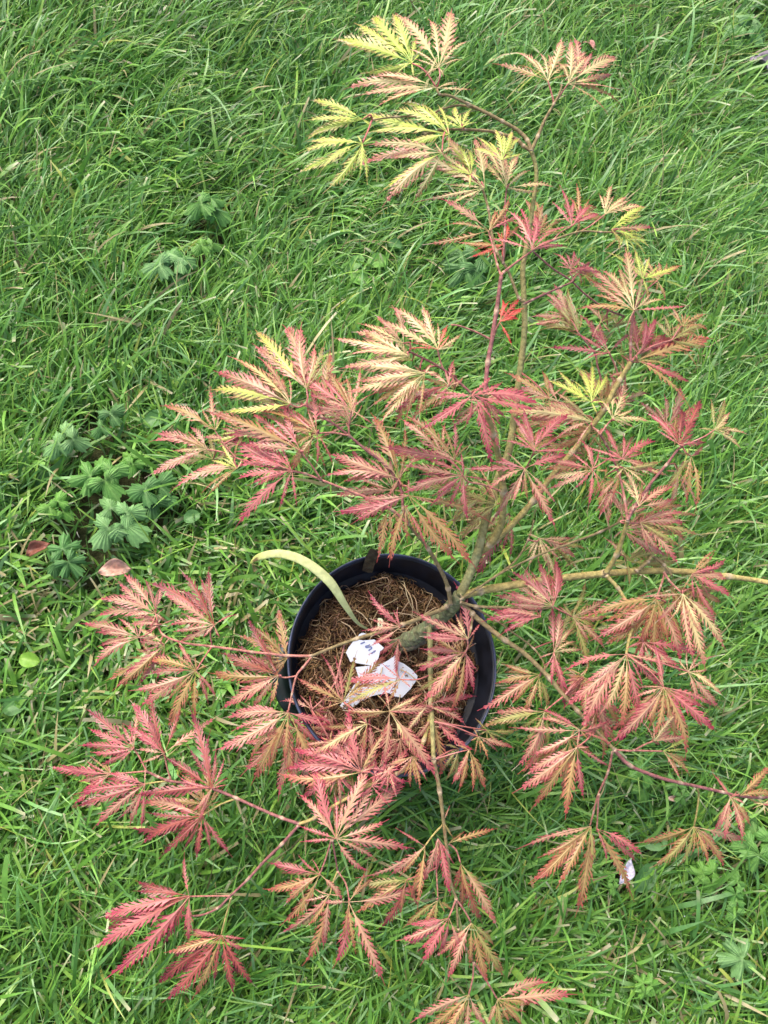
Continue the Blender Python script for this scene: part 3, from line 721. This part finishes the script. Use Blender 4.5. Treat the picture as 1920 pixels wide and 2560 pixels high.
LV = '''
A 1185 440 C 0 | 1245 50 | 920 100 | 1380 270 .5 | 1345 380 .5 | 1040 385 .5
A 1010 410 Y -5 | 770 75 | 640 160 | 525 235 | 590 275 | 700 465 | 905 90 | 1080 340 .6 | 900 490 .6
A 1175 570 C 5 | 600 548 | 745 492 | 790 690 | 660 620 | 1388 580 .6 | 1290 530 .5
A 690 775 Y 0 | 480 660 | 365 640 | 325 770 | 335 920 | 345 860 | 770 830 .6
A 690 930 Y 4 | 265 1105 | 350 915 | 450 1235 | 620 1130 .8 | 730 1180 .8 | 300 1015
A 1250 875 Y 8 | 710 740 | 690 885 | 930 650 | 1190 690 .8 | 1245 980 .6 | 1000 960
A 1330 830 Y 12 | 1280 690 | 1385 710 | 1420 790 .7 | 1180 740 | 1140 770 .7
A 1205 990 C 2 | 670 1060 P | 820 1245 Y | 850 1310 | 1015 1300 U | 715 945 | 860 1010
A 1480 1220 C 6 | 1240 880 | 1150 1080 | 1020 965 | 1070 1300 .5 | 1400 900 | 1330 1350 .5
B 430 1220 C 5 | 250 900 | 230 1020 | 520 1000 | 575 1110 .8 | 750 1195 .5 | 600 1260 .6 | 340 930
B 400 1040 Y 14 | 240 880 | 345 830 | 460 850 | 515 885 | 520 1000 | 215 960
B 200 1130 Y 3 | 60 940 | 110 930 | 180 960 | 40 1060 | 20 1130
B 700 525 C 0 | 515 345 | 365 405 .6 O | 650 340 .7 | 800 255 | 870 500 .5 O
B 830 545 C 4 | 830 265 | 930 330 | 1150 368 | 1150 580 .6 P | 1090 712 .5 O | 1180 680 .4 O | 760 400
B 880 530 P -4 | 1110 480 | 1060 610 .6 | 870 225 .7 P | 990 340 .7 P
B 855 1465 R 2 | 780 1210 .7 | 735 1310 .7 | 920 1325 | 1040 1395 | 960 1340 | 620 1545 .4
B 1070 1390 C 4 | 1040 1260 .7 | 1100 1195 .7 | 1212 1270 | 1320 1335 | 1170 1300
B 1110 1490 Y 6 | 1335 1335 | 1382 1445 .8 P | 1310 1400 | 1170 1610 .8 O | 1290 1570
B 1190 1515 Y 0 | 1345 1490 | 1355 1590 | 1345 1655 | 1215 1640 .8 | 1070 1620 .6 O
C 1115 325 R 12 | 975 60 P | 1040 120 | 855 240 .6 | 1130 90 | 1270 205 .6 | 1335 300 .7 | 1165 160 | 1040 40 .6
C 835 200 O 3 | 535 0 P | 430 285 .5 | 960 60 O | 1060 110 .6 R | 870 60 .8 | 980 0 .8 O
C 925 290 V -10 | 630 280 .9 O | 705 372 .6 | 890 205 | 960 165 | 1040 180 .8 O | 830 365 .5
C 905 790 V 10 | 930 655 | 1037 635 | 1055 700 | 985 945 | 1030 770
C 1365 450 R -6 | 1268 340 .8 | 1390 335 | 1500 400 | 1562 465 .8 | 1440 520 .6 | 1285 430 .5
C 280 930 C -5 | 105 752 P | 10 790 | 215 690 P | -30 850 | 110 860 .8
C 505 970 C 4 | 215 690 | 412 680 | 650 868 .8 | 140 770 | 330 960 .6 V | 560 815 .8 V | 600 940 .6
C 320 1010 C 8 | -161 907 | -62 1000 | -110 1085 | 0 950 | 20 830
F 680 85 C 14 | 150 40 | 200 232 | 390 415 | 260 130 | 650 375 .4 O | 330 150 .8 | 300 30
F 835 165 P 8 | 480 350 D | 780 280 .7 R | 865 0 .7 R | 640 60 | 660 270
F 985 230 R 22 | 665 440 | 692 382 .8 | 770 200 .6 | 1112 108 .8 | 1345 225 | 1445 292 | 1415 320 .6 | 1095 680 | 1115 395 .7 | 900 350 .5
E 1105 600 C 4 | 790 208 Y | 768 300 P | 946 182 P | 1080 190 P | 1220 312 U .6 | 1275 350 U .5 | 1030 500 P | 1112 710 .5 R
E 1000 700 C 6 | 622 405 | 512 522 P | 476 592 Y | 560 742 Y | 705 745 R .8 | 800 385 P | 985 520 P .6
E 1395 740 P 8 | 1030 478 R | 1225 470 O | 1362 520 O .6 | 1445 465 .6 | 1120 640 | 1155 782 .6 | 1532 822 .5 | 1510 640 .5
E 1170 890 O 0 | 905 680 R | 790 745 | 880 868 | 1138 600 R .7 | 1282 1098 R .6 | 1015 1125 | 1050 760 P
E 1062 1000 P 6 | 478 738 O | 745 760 .7 R | 590 900 | 948 690 R .7 | 850 880 | 700 960
E 1010 1130 R 14 | 628 1105 | 640 1165 | 735 1215 .7 | 652 1498 | 1042 1342 .7 | 780 895 | 720 945 | 945 965 .7 | 590 880
E 460 992 P 6 | 95 942 | 140 885 | 85 1178 | 240 1010 C | 360 850 | 250 900 O
E 515 872 O 2 | 168 705 | 482 598 .6 P | 400 800 | 560 795 Y .6
E 655 1118 C 2 | 232 1242 P | 455 1302 .6 O | 385 1140 P | 500 1060 Y | 560 960 Y
E 700 890 O -6 | 470 742 | 640 1000 Y | 480 940 Y | 560 860 P
C 1225 1290 O 6 | 950 1125 | 1190 1108 | 1310 1215 .6 P | 1165 1240 .5 | 1235 1365 .4
C 1500 1310 Y 10 | 1218 1165 | 1412 1088 | 1512 1068 .8 | 1605 1130 | 1290 1120 | 1430 1130 | 1340 1310 .6
C 1500 1440 C 4 | 950 1365 | 1090 1335 | 1270 1240 .8 | 1395 1605 .6 P | 1100 1420 P | 1200 1320
D 650 1415 C 8 | 578 1285 .8 | 680 1150 | 742 1175 | 892 1432 | 740 1480 .4 | 620 1320 .8 | 735 1300
F 1385 590 R 16 | 1252 370 | 1318 312 | 1628 343 | 1190 522 .7 | 1612 582 .5 | 1425 450 .6 | 1480 595 .5
F 1325 705 P 10 | 945 710 R | 1170 635 R | 1115 1055 | 1535 1078 | 1525 925 | 1610 598 R | 1300 870 .7 | 1230 600 .5 | 1460 1000 O
F 925 750 R 12 | 545 680 P | 540 862 P | 650 640 | 905 600 .7 | 1095 790 .6 | 945 1030 | 735 930 .8 | 600 800 .8
F 870 650 O 6 | 547 362 | 390 565 R | 880 385 .6 R | 975 550 .4 | 700 590 P
F 510 770 O 4 | 72 595 P | 35 740 P | 140 800 R | 340 340 | 543 425 .7 | 690 590 .5 P | 440 880 P
F 575 880 P 12 | 120 985 R | 225 1070 R | 890 1290 O | 990 1335 O | 750 930 | 260 905 | 1110 1055 .4 O
F 555 950 O 8 | 450 1318 | 440 1060 .5 | 620 1130 .5 | 690 1200 .6 R
F 1150 935 U -30 | 800 945 | 880 820 | 900 1180 | 1000 650 .5 P | 840 1040 | 1050 800 P
F 1230 1010 O -10 | 1000 1415 R | 1055 1190 U | 1235 1292 .6 R | 1310 1090 .4 | 880 1150 U
F 1420 1155 C 0 | 1330 1230 .6 | 1345 1350 .8 | 1485 1395 | 1530 1410 | 1655 1275 P | 1640 1150 P .6 | 1470 1320
H 1375 670 P 0 | 1302 312 R | 1032 508 | 1080 650 R | 1465 555 .5 R | 1250 560 C
H 1355 755 P -6 | 1078 742 R | 1035 885 R | 1095 1080 | 1270 1145 O | 1412 1005 R | 1430 870 .6 R | 1200 900 C
D 790 715 C 20 | 738 320 | 600 455 | 445 685 O | 435 400 P | 1135 692 .4 R | 900 600 .6 | 500 520 P | 740 840 .5 R
D 850 515 Y 6 | 800 335 | 892 380 | 1060 438 | 880 655 O | 740 430 | 610 340
D 630 990 R 4 | 435 735 | 235 942 .6 | 560 1022 .4 | 765 862 .7 | 560 800 | 500 790
D 430 850 U -20 | 155 790 | 355 595 | 260 620 | 155 860 | 290 690 | 440 740 O
D 825 1000 R 4 | 785 750 D | 935 760 | 1000 870 | 1115 850 D | 760 925 .6 | 870 780 | 1060 930 .8
D 810 1040 O 0 | 1150 1170 R | 1155 1325 .6 | 1060 1085 U .6 | 960 1000 .6 | 1290 880 | 1200 830
D 1040 910 U -10 | 985 740 | 1080 800 | 1270 955 | 1205 1075 | 1180 870 | 945 780 | 1250 820
D 580 790 C -16 | 480 685 P | 560 735 | 705 735 Y | 630 850 P | 520 900 .6 P
D 735 1120 P -4 | 740 990 .6 | 770 1080 .6 | 700 1300 .6 | 690 1050 .5
D 1080 1585 D 6 | 880 1375 R | 950 1500 R .7 | 1105 1350 | 1218 1285 | 1200 1425 | 1150 1560 | 1000 1430 | 1250 1570 R
D 1310 1490 U 0 | 1290 1295 .6 | 1392 1290 | 1522 1512 C | 1485 1605 C | 1400 1470 | 1410 1380 C
G 1160 365 U -10 | 1185 715 .6 O | 1130 650 .7 O | 995 585 | 1060 480 | 1240 300 1.3 R | 1210 350 R
G 520 450 O 4 | 212 395 R | 225 500 C | 240 572 P | 490 690 .7 R | 592 530 .4 R | 455 255 .8 R | 560 345 .5 R | 210 445
G 710 385 R 14 | 605 165 1.2 | 475 300 .5 | 555 370 .5 | 935 250 1.1 | 770 260 .7 | 925 470 P | 850 400 P
G 720 440 C 4 | 875 560 | 1015 490 | 925 440 P | 960 395 U | 780 560 .8
G 820 690 P 6 | 725 450 C | 1052 545 | 1045 640 | 900 540 | 705 500 C | 985 600 C | 840 520 .8 O
G 830 795 P 2 | 1100 722 | 1112 790 | 1210 862 .7 U | 1072 1062 | 960 990 | 880 960 .8 | 1080 940 U | 1000 720
G 690 490 O 0 | 570 748 P | 540 590 .6 | 690 600 .5
G 740 1040 U -30 | 850 955 | 985 975 | 1010 1050 | 650 1080 | 680 930 | 760 1190 | 600 900 P
G 1165 1130 P 4 | 1385 1030 R | 1300 975 .5 O | 1420 1145 | 1425 1265 R | 1330 1235 | 1100 1235 .5 O | 1380 1130 | 1330 1420 .6 R
I 1365 115 C 14 | 1200 300 P | 1440 560 .7 P | 1520 582 | 1640 470 | 1592 300 P | 1420 450 P | 1100 135 P .6 | 1350 330
I 1195 150 O 4 | 740 272 | 790 390 P | 1060 500 | 1160 560 | 1342 550 P | 1090 440 | 1290 420 | 880 230 .7
G 265 1335 P 12 | -10 1112 R | -40 1260 | 150 1045 R | 292 1055 R | 270 1020 .8 R | -10 1320 | 330 1130 .6 R | 60 1180 C
I 445 265 R 6 | 85 290 | 180 215 P | 190 375 | 110 212 | 300 250 P
I 650 265 U -26 | 870 140 P | 740 50 .8 | 690 175 | 760 575 | 565 195 P | 870 262 P | 800 322 | 860 470 P
I 530 495 P 8 | 520 200 R | 640 345 C | 705 480 C | 610 745 R | 470 600 .5 R | 600 855 R | 560 220
I 720 650 O -18 | 615 700 | 760 560 .6 | 600 600 .6 | 640 830 P | 785 700 .6 | 850 780 | 700 860
I 440 640 O -4 | 210 570 | 168 700 | 80 888 P | 335 895 | 450 830 U | 500 850 U | 230 630 U
I 470 880 U -10 | 130 895 P | 75 962 | 330 1090 | 285 1245 P | 372 1250 P | 555 950 O | 480 1100 U
I 700 1000 O 10 | 265 978 .5 P | 370 1150 .7 P | 450 868 .7 R | 885 940 R | 905 1082 .6 R
I 680 1110 P 10 | 292 1400 | 398 1512 O | 620 1552 O | 722 1430 R | 885 1245 .6 R | 350 1282 | 460 1250 R
I 1000 510 P 10 | 590 597 R .7 | 615 832 | 720 990 1.2 | 850 900 C | 1095 915 R | 1215 725 .7 R | 965 980 O | 1350 560 .5
I 730 660 P -20 | 600 785 | 720 950 C | 810 1000 | 960 965 O | 640 700 .6 | 885 1095 | 800 850 U
I 1240 720 P 8 | 900 1065 | 1180 1045 O | 1415 1155 O | 1580 1000 R | 1580 850 R .7 | 1100 720 .4 | 1190 450 .8 R | 960 1080 R | 1300 900 U
I 1400 620 C 10 | 1395 480 .6 P | 1570 520 .5 P | 1612 775 | 1600 855 P | 1450 825 P | 1560 700
I 1180 1070 C 4 | 1108 950 .5 P | 1330 875 | 1395 1035 P | 1270 940 | 1290 1000 P
I 1240 1135 O 0 | 1402 1045 Y | 1412 1285 | 1350 1315 P .7 | 1390 1190
I 1110 430 R 2 | 1085 615 | 1210 500 | 1310 590 P | 1375 640 .7 | 1060 560 .6 | 1480 520 .8
I 800 880 U -24 | 750 1060 P | 855 1190 O | 930 1090 O | 965 970 P | 700 980 .7
J 510 690 O 6 | 55 845 .4 P | 118 1025 | 168 1065 | 430 1258 | 320 1080 | 190 755 .4 P | 520 900 P | 480 1000 U
J 548 705 P 2 | 848 885 R | 788 1112 .7 O | 790 1170 .5 O | 620 920 .7 R
J 1175 690 O 6 | 815 795 | 930 960 U | 1085 935 U | 1385 940 | 1505 795 P | 1330 870 P | 1220 905 .6 | 960 915 | 1280 920
J 1415 500 P 2 | 1310 350 .7 R | 1325 715 | 1390 770 | 1500 785 | 1540 680 O | 1460 690
J 1475 490 O 4 | 1670 300 | 1620 360 | 1700 470
J 1625 545 C 6 | 1640 612 .6 | 1700 640 | 1720 500 | 1560 500 .4 | 1560 570 .4
K 750 400 P 6 | 545 142 | 520 195 | 382 312 | 372 405 | 690 175 .8 D | 798 190 .8 R | 560 400
K 790 470 P 4 | 590 470 | 870 440 .6 R | 690 520 .8 | 640 410 R
K 640 555 P 12 | 282 460 | 370 525 | 335 725 | 450 590 | 610 455 .4 R | 380 610 | 780 540 .4
K 805 600 P 0 | 490 882 O | 745 845 .7 R | 640 585 | 560 790 R | 640 500 C
K 1130 475 P 8 | 800 260 | 928 110 .9 D | 1100 112 .8 D | 1262 405 .7 R | 905 580 | 845 460 | 880 510 | 720 200 D
K 1010 770 O 2 | 600 895 P | 655 1005 P | 832 1135 O | 995 1070 | 1142 942 .7 R | 888 590 .8 R | 700 695 | 700 790 D
K 1545 800 O 2 | 1330 450 1.0 D | 1105 762 | 1178 1002 P | 1295 845 .6 R | 1370 1015 P | 1490 985 | 1180 650 D | 1480 680 D
K 1610 1040 P 8 | 1205 1065 | 1290 1010 R | 1155 1285 | 1385 1495 O | 1620 1480 O | 1480 1420 O | 1780 1480 O | 1880 1130 R | 1860 1090 R
K 610 1275 R 4 | 302 1018 D | 268 1245 | 652 1002 .7 P | 400 1370 | 525 1360 | 530 1130 .8 | 340 1300
K 805 1305 R 4 | 595 975 | 735 880 .7 D | 1158 1070 .7 P | 535 1130 | 655 1362 .7 P | 640 1195 | 700 1060 D
K 460 1440 R 6 | 62 1415 | 255 1490 P | 330 1335 .5 O | 225 1640 | 440 1370 .4 | 140 1380
K 680 1505 R 10 | 222 1645 D | 350 1770 P | 575 1765 P | 455 1430 | 692 1385 .4 P | 240 1560 | 520 1610 | 660 1790 .7
K 1115 1530 R 14 | 812 1325 D | 948 1000 .8 D | 1092 1170 .7 D | 1192 1350 .7 | 800 1560 | 640 1610 D | 1000 1680 P | 1212 1510 .4 | 1040 1740 P
L 795 310 D 4 | 382 225 P | 325 410 | 405 500 | 510 560 | 750 585 | 982 565 .7 R | 545 175 R | 620 450
L 710 830 D 8 | 685 558 .7 R | 368 745 | 360 812 | 150 970 R | 90 1190 R | 195 1350 R | 700 1135 .8 R | 545 1150 | 310 1000
L 480 960 D -6 | 150 965 | 150 1055 | 190 1095 | 300 920
L 915 1085 D 6 | 715 1038 R | 1058 1105 .8 R | 565 1195 O | 500 1385 | 550 1500 | 740 1475 O | 995 1460 | 1140 1420 .7 | 640 1330
L 1555 690 R 0 | 1225 608 | 1202 785 O | 1308 1005 O | 1510 600 .5 | 1330 880 O | 1700 850 P
M 475 870 P 8 | 168 1112 | 330 1310 O | 385 838 .6 | 440 1215 | 355 1010 | 560 880 .5
M 600 920 R 12 | 435 925 P | 712 715 .6 O | 1065 812 .9 P | 832 1452 .9 P | 515 1330 | 648 1240 O .7 | 580 1180 O
M 520 510 R 14 | 382 0 .9 | 288 215 P | 298 528 .7 | 995 575 P | 710 720 P | 988 128 P | 770 -35 P | 570 220 P .6 | 510 210 .6
M 1095 560 P 6 | 910 450 .6 R | 865 735 | 1000 900 O | 1040 950 O .8 | 670 758 .4 | 1100 650 .6
M 1180 510 R 10 | 1090 800 P | 1245 862 | 1270 670 .6 | 1150 700 P
M 980 775 U -12 | 670 808 | 650 990 O | 820 1090 D | 770 850 | 1050 940 D | 940 1010 D
M 1215 395 O 0 | 1258 305 .6 P | 1270 500 .7 U | 1220 480 .5
M 1250 540 O 2 | 1545 440 .8 | 1285 500 .5
M 1325 670 U -4 | 1255 850 D | 1325 985 D | 1545 1080 P | 1480 895 | 1475 1050 D | 1400 900 O
M 1180 908 U -10 | 995 1040 O | 965 1080 | 1270 965 O | 1100 1080 O | 1160 1060
M 1250 1022 R 6 | 998 1052 | 925 1160 P | 978 1210 | 1085 1325 | 1325 1215 P | 1190 1240 | 1060 1110 O
M 1395 1055 O 8 | 1255 1425 P | 1250 1230 P | 1490 1440 O | 1612 1400 U | 1540 1190 U | 1180 1280 P
M 1380 1520 O 4 | 1020 1690 P | 1080 1760 | 1190 1780 | 1490 1720 P | 1360 1820 P | 1270 1800 U
M 1565 1550 O 6 | 1895 1420 P | 2060 1495 P | 1800 1580 | 1500 1700 P | 1600 1780 U | 1720 1720
H 935 590 R 12 | 728 378 | 912 470 .6 | 700 608 P | 740 700 P | 800 440 .6
H 925 670 P 6 | 690 795 R | 905 900 R | 992 800 .6 O | 760 680 R | 870 760 O
H 565 1075 O 2 | 270 950 | 640 750 U | 868 770 O | 430 1120 .4 | 440 770 .4 R | 800 900 O
H 935 930 P -4 | 560 1080 U | 820 830 .5 R | 900 870 .5 R | 870 1010 .5 | 650 960 O | 830 1100 O | 560 960 R
H 865 1135 O 10 | 825 965 .8 P | 1062 1028 C | 1180 1120 P | 1165 1560 P | 580 1130 | 640 1185 | 1050 1440 C | 805 1485 P | 860 1390 R
H 1105 1100 P 6 | 1418 1045 R | 1355 1205 | 1090 1010 .4 | 960 1290 C | 1000 1130 .5 | 1240 1160 C
H 1140 1165 O 2 | 1222 1555 | 1400 1400 R | 1100 1380 | 1010 1330 P | 1300 1290 P
H 720 1215 C 4 | 368 1432 | 420 1240 O | 555 1440 | 700 1400 O | 850 1300 .6 P | 480 1340
H 680 1530 P 6 | 235 1390 R | 160 1560 O | 420 1300 R | 580 1105 .9 R | 862 1232 .9 O | 790 1470 .8 O | 200 1510 R
H 1010 1430 O 4 | 890 1570 P | 990 1610 | 1110 1570 P | 850 1490 | 1180 1450 P | 1060 1640
H 860 1520 R 6 | 730 1580 P | 790 1660 | 900 1680 P | 700 1500 | 960 1600
H 480 1330 O -4 | 330 1440 | 400 1500 P | 500 1500 | 590 1440 P | 310 1350 P
H 530 1545 P 0 | 420 1680 | 550 1760 | 290 1700 R | 620 1660 R
H 750 1620 R 4 | 770 1440 .7 | 992 1370 P | 980 1580 R | 640 1700 | 860 1750 .7 R
H 1380 1385 O 2 | 1268 1590 P | 1325 1645 | 1475 1635 | 1400 1640 | 1310 1540 P
H 1440 1300 O 2 | 1665 1370 P | 1505 1440 | 1420 1410 .6 | 1360 1280 .5 R
H 370 1130 R -4 | 170 1060 P | 485 1110 .5 | 485 1225 | 440 1190 O | 350 1040 .5
H 370 1200 O -14 | 350 1420 | 250 1380 | 400 1330 O
'''
def lobe(V, Fc, K, J, T, side, nrm, pal, wf, rr, lenfac=1.0):
    """one dissected lobe from J to T; side = unit vector across it, nrm = up"""
    ax = T-J; L = ax.length
    if L < 1e-4: return
    vein, midc, edge = pal
    sagv = nrm*(L*rr.uniform(.06, .16)) + side*(L*rr.uniform(-.10, .10))
    curl = nrm*(-L*rr.uniform(0, .12))+side*(L*rr.gauss(0, .045)); drytip = rr.random() < .16
    def cp(t): return J+ax*t+sagv*(4*t*(1-t))*.55+curl*max(0, t-.45)**2*2.2
    nt_ = 9 if L > .07 else (8 if L > .04 else 6)
    W = L*.080*wf*rr.uniform(.85, 1.15)
    fold = rr.uniform(-.35, .15); tw = rr.uniform(-.35, .35)
    def col(e, t):
        e = min(1, max(0, e+.75*max(0, (t-.62)/.38)))
        c = lerp(vein, midc, min(1, e*2)) if e < .5 else lerp(midc, edge, (e-.5)*2)
        if drytip and t > .9: c = (.50, .40, .28)
        return jit(c, .12, rr)
    a = ax.normalized()
    # stalk + rachis blade
    prevL = prevR = None
    t_in = rr.uniform(.14, .26)
    ts = [0, t_in*.5, t_in]+[t_in+(.83-t_in)*(i/nt_)**.95 for i in range(1, nt_+1)]+[.915, 1.0]
    def prof(t): return max(0.0, math.sin(math.pi*min(1, max(0, (t-.10)/.84))**.64) if .10 < t < .94 else 0.0)
    hwr = lambda t: L*(.0045 if t < t_in*.9 else .007+.006*prof(t)*wf)*(1 if t < .80 else (1.06-t)*4.0)
    midi = []
    for t in ts:
        midi.append(len(V)); V.append(cp(t)+nrm*L*.004); K.append(col(0 if t < .75 else .2, t))
    rows = []
    for s in (-1, 1):
        row = []
        for t in ts:
            sd = side*s*math.cos(tw*t)+nrm*s*math.sin(tw*t)
            row.append(len(V)); V.append(cp(t)+sd*max(hwr(t), .0003)); K.append(col(.08 if t < .16 else .28, t))
        rows.append(row)
        for i in range(len(ts)-1):
            q = (midi[i], midi[i+1], row[i+1], row[i]) if s < 0 else (midi[i], row[i], row[i+1], midi[i+1])
            Fc.append(q)
    for s, row in ((-1, rows[0]), (1, rows[1])):
        for i in range(2, len(ts)-2):
            t0, t1 = ts[i], ts[i+1]; tm = (t0+t1)/2
            wl = W*prof(tm)*rr.uniform(.62, 1.30)
            if wl < L*.012: continue
            sd = side*s*math.cos(tw*tm)+nrm*s*math.sin(tw*tm)
            fw = 1.35+1.0*tm
            dirv = (sd+a*fw*rr.uniform(.85, 1.15)+nrm*fold).normalized(); lt = wl*(1.85+.6*tm)
            B0 = V[row[i]]; B1 = V[row[i+1]]
            th = (t1-t0)*L*.165*min(1.15, .55+.6*wf)
            cen = (B0+B1)/2
            per = (a-dirv*a.dot(dirv)); per.normalize()
            tip = cen+dirv*lt
            def add(p, e): V.append(p); K.append(col(e, tm)); return len(V)-1
            c1 = add(cen+dirv*lt*.45, .22)
            o1 = add(cen+dirv*lt*.26-per*th*.80, .85); s1 = add(cen+dirv*lt*.56-per*th*1.35, 1); s1n = add(cen+dirv*lt*.56-per*th*.42, .95)
            tp = add(tip, 1)
            s2n = add(cen+dirv*lt*.60+per*th*.34, .95); s2 = add(cen+dirv*lt*.66+per*th*.95, 1); o2 = add(cen+dirv*lt*.30+per*th*.55, .85)
            ring = [row[i], o1, s1, s1n, tp, s2n, s2, o2, row[i+1]]
            for k in range(len(ring)-1):
                tri = (c1, ring[k], ring[k+1]) if s > 0 else (c1, ring[k+1], ring[k])
                Fc.append(tri)
            Fc.append((c1, row[i+1], row[i]) if s > 0 else (c1, row[i], row[i+1]))
leaves = []
for li, line in enumerate([l for l in LV.strip().split('\n') if l.strip()]):
    hd, *tips = [s.strip() for s in line.split('|')]
    k, jx, jy, pk, dz = hd.split(); ox, oy = ORG[k]
    leaves.append((ox+float(jx)/2.592, oy+float(jy)/2.592, pk, float(dz)*.001, [t.split() for t in tips], ox, oy))
base_n = len(leaves); dr_ = random.Random(77)
cand = [l for l in leaves if l[2] != 'V' and ((l[0] > 1130 and 560 < l[1] < 1900) or (250 < l[0] < 1150 and 850 < l[1] < 2150))]
cand = [l for l in cand if not (830 < l[0] < 1080 and 1500 < l[1] < 1830)]
right = [l for l in leaves if l[2] != 'V' and 1350 < l[0] < 1760 and 620 < l[1] < 1500]
for l in dr_.sample(cand, 56)+dr_.sample(right, 16):       # the shaded leaves lower in the crown
    jx, jy, pk, dz, tips, ox, oy = l; a = dr_.uniform(-.5, .5); q = dr_.uniform(.7, .92); nx = jx+dr_.uniform(-45, 45); ny = jy+dr_.uniform(-45, 45); tt = []
    for t in tips:
        dx, dy = ox+float(t[0])/2.592-jx, oy+float(t[1])/2.592-jy
        tt.append([str((nx+q*(dx*math.cos(a)-dy*math.sin(a))-ox)*2.592), str((ny+q*(dx*math.sin(a)+dy*math.cos(a))-oy)*2.592)]+list(t[2:]))
    leaves.append((nx, ny, dr_.choice('OUPPO'), -dr_.uniform(.02, .04), [[e for e in t if not e.isalpha()] for t in tt], ox, oy))
built = []
for li, (jx, jy, pk, dz, tips, ox, oy) in enumerate(leaves):
    rr = random.Random(1000+li)
    best = min(CTRL, key=lambda c: (c[0]-jx)**2+(c[1]-jy)**2)
    dist = math.hypot(best[0]-jx, best[1]-jy)
    zj = best[2]+dz+min(dist, 60)*.00012; J = P(jx, jy, zj)
    V, Fc, K = [], [], []
    LM = 0
    tips = list(tips)
    an = sorted((math.atan2(oy+float(t[1])/2.592-jy, ox+float(t[0])/2.592-jx), t) for t in tips)
    for (a1, t1), (a2, t2) in zip(an, an[1:]+[(an[0][0]+2*math.pi, an[0][1])]):
        if .30 < a2-a1 < 1.15 and rr.random() < .85:
            l1 = math.hypot(ox+float(t1[0])/2.592-jx, oy+float(t1[1])/2.592-jy); l2 = math.hypot(ox+float(t2[0])/2.592-jx, oy+float(t2[1])/2.592-jy)
            l = (l1+l2)/2*rr.uniform(.62, .86); am = (a1+a2)/2+rr.uniform(-.1, .1)
            tips.append([str((jx+l*math.cos(am)-ox)*2.592), str((jy+l*math.sin(am)-oy)*2.592), '%.2f' % rr.uniform(.6, .9)]+[e for e in t1[2:] if e[0].isalpha()])
    for tp in tips:
        tx, ty = ox+float(tp[0])/2.592, oy+float(tp[1])/2.592; wf = 1.0; p2 = pk
        for e in tp[2:]:
            if e[0].isalpha(): p2 = e
            else: wf = float(e)
        Lp = math.hypot(tx-jx, ty-jy)*mpp(jx, jy, zj)
        dr = Lp*rr.uniform(.02, .38); zt = max(zj-dr, .055)
        T = P(tx, ty, zt); T = J+(T-J)*1.07; ax = (T-J).normalized()
        nrm = Vector((rr.gauss(0, .22), rr.gauss(0, .22), 1)); sd = ax.cross(nrm).normalized(); nrm = sd.cross(ax).normalized()
        pal = PAL[p2]
        mixp = PAL[pk]; q = rr.uniform(0, .25); pal = tuple(lerp(pal[i], mixp[i], q) for i in range(3))
        b = rr.uniform(.88, 1.10); pal = tuple(tuple(x*b for x in c) for c in pal)
        lobe(V, Fc, K, J+nrm*rr.uniform(-.0006, .0012), T, sd, nrm, pal, wf, rr); LM += Lp*Lp*wf
    # two little basal lobes pointing back along the stalk
    if dist > 14:
        bd = (P(best[0], best[1], zj)-J).normalized()
        for sg in (-1, 1):
            an = sg*rr.uniform(.45, .8); dv = Vector((bd.x*math.cos(an)-bd.y*math.sin(an), bd.x*math.sin(an)+bd.y*math.cos(an), rr.uniform(-.2, .1)))
            T = J+dv*rr.uniform(.010, .020); sd = dv.cross(Vector((0, 0, 1))).normalized()
            lobe(V, Fc, K, J, T, sd, Vector((0, 0, 1)), PAL[pk], 1.1, rr)
    pet = None
    if dist > 3:
        A = P(best[0], best[1], best[2]); mid = (A+J)/2+Vector((rr.uniform(-.004, .004), rr.uniform(-.004, .004), .004+.05*(A-J).length))
        pts = catmull([tuple(A), tuple(mid), tuple(J)], 5); n_ = len(pts); rp = .0008
        pet = tube(pts, [rp*(1.25-.3*i/n_) for i in range(n_)], [jit((.46, .15, .13), .1, rr) for _ in pts], 5)
    built.append((LM, J, V, Fc, K, pet, pk))
built.sort(key=lambda b: -b[0])
for (LM, J, V, Fc, K, pet, pk) in built[:100]:
    o = mesh('leaf', [v-J for v in V], Fc, K, M_leaf, smooth=False); o.location = J-maple.location; o.parent = maple
    if pk == 'V': o['label'] = 'small vivid scarlet leaf'
    if pet:
        po = mesh('petiole', [Vector(v)-J for v in pet[0]], pet[1], pet[2], M_bark); po.parent = o
AV, AF, AK = [], [], []
for (LM, J, V, Fc, K, pet, pk) in built[100:]:
    b = len(AV); AV += V; AF += [tuple(i+b for i in f) for f in Fc]; AK += K
    if pet: b = len(AV); AV += pet[0]; AF += [tuple(i+b for i in f) for f in pet[1]]; AK += pet[2]
if AV:
    o = reparent(mesh('small_leaves', AV, AF, AK, M_leaf, smooth=False), maple); o['kind'] = 'stuff'
print('LEAVES', len(built), 'lobes', sum(len(l[4]) for l in leaves))
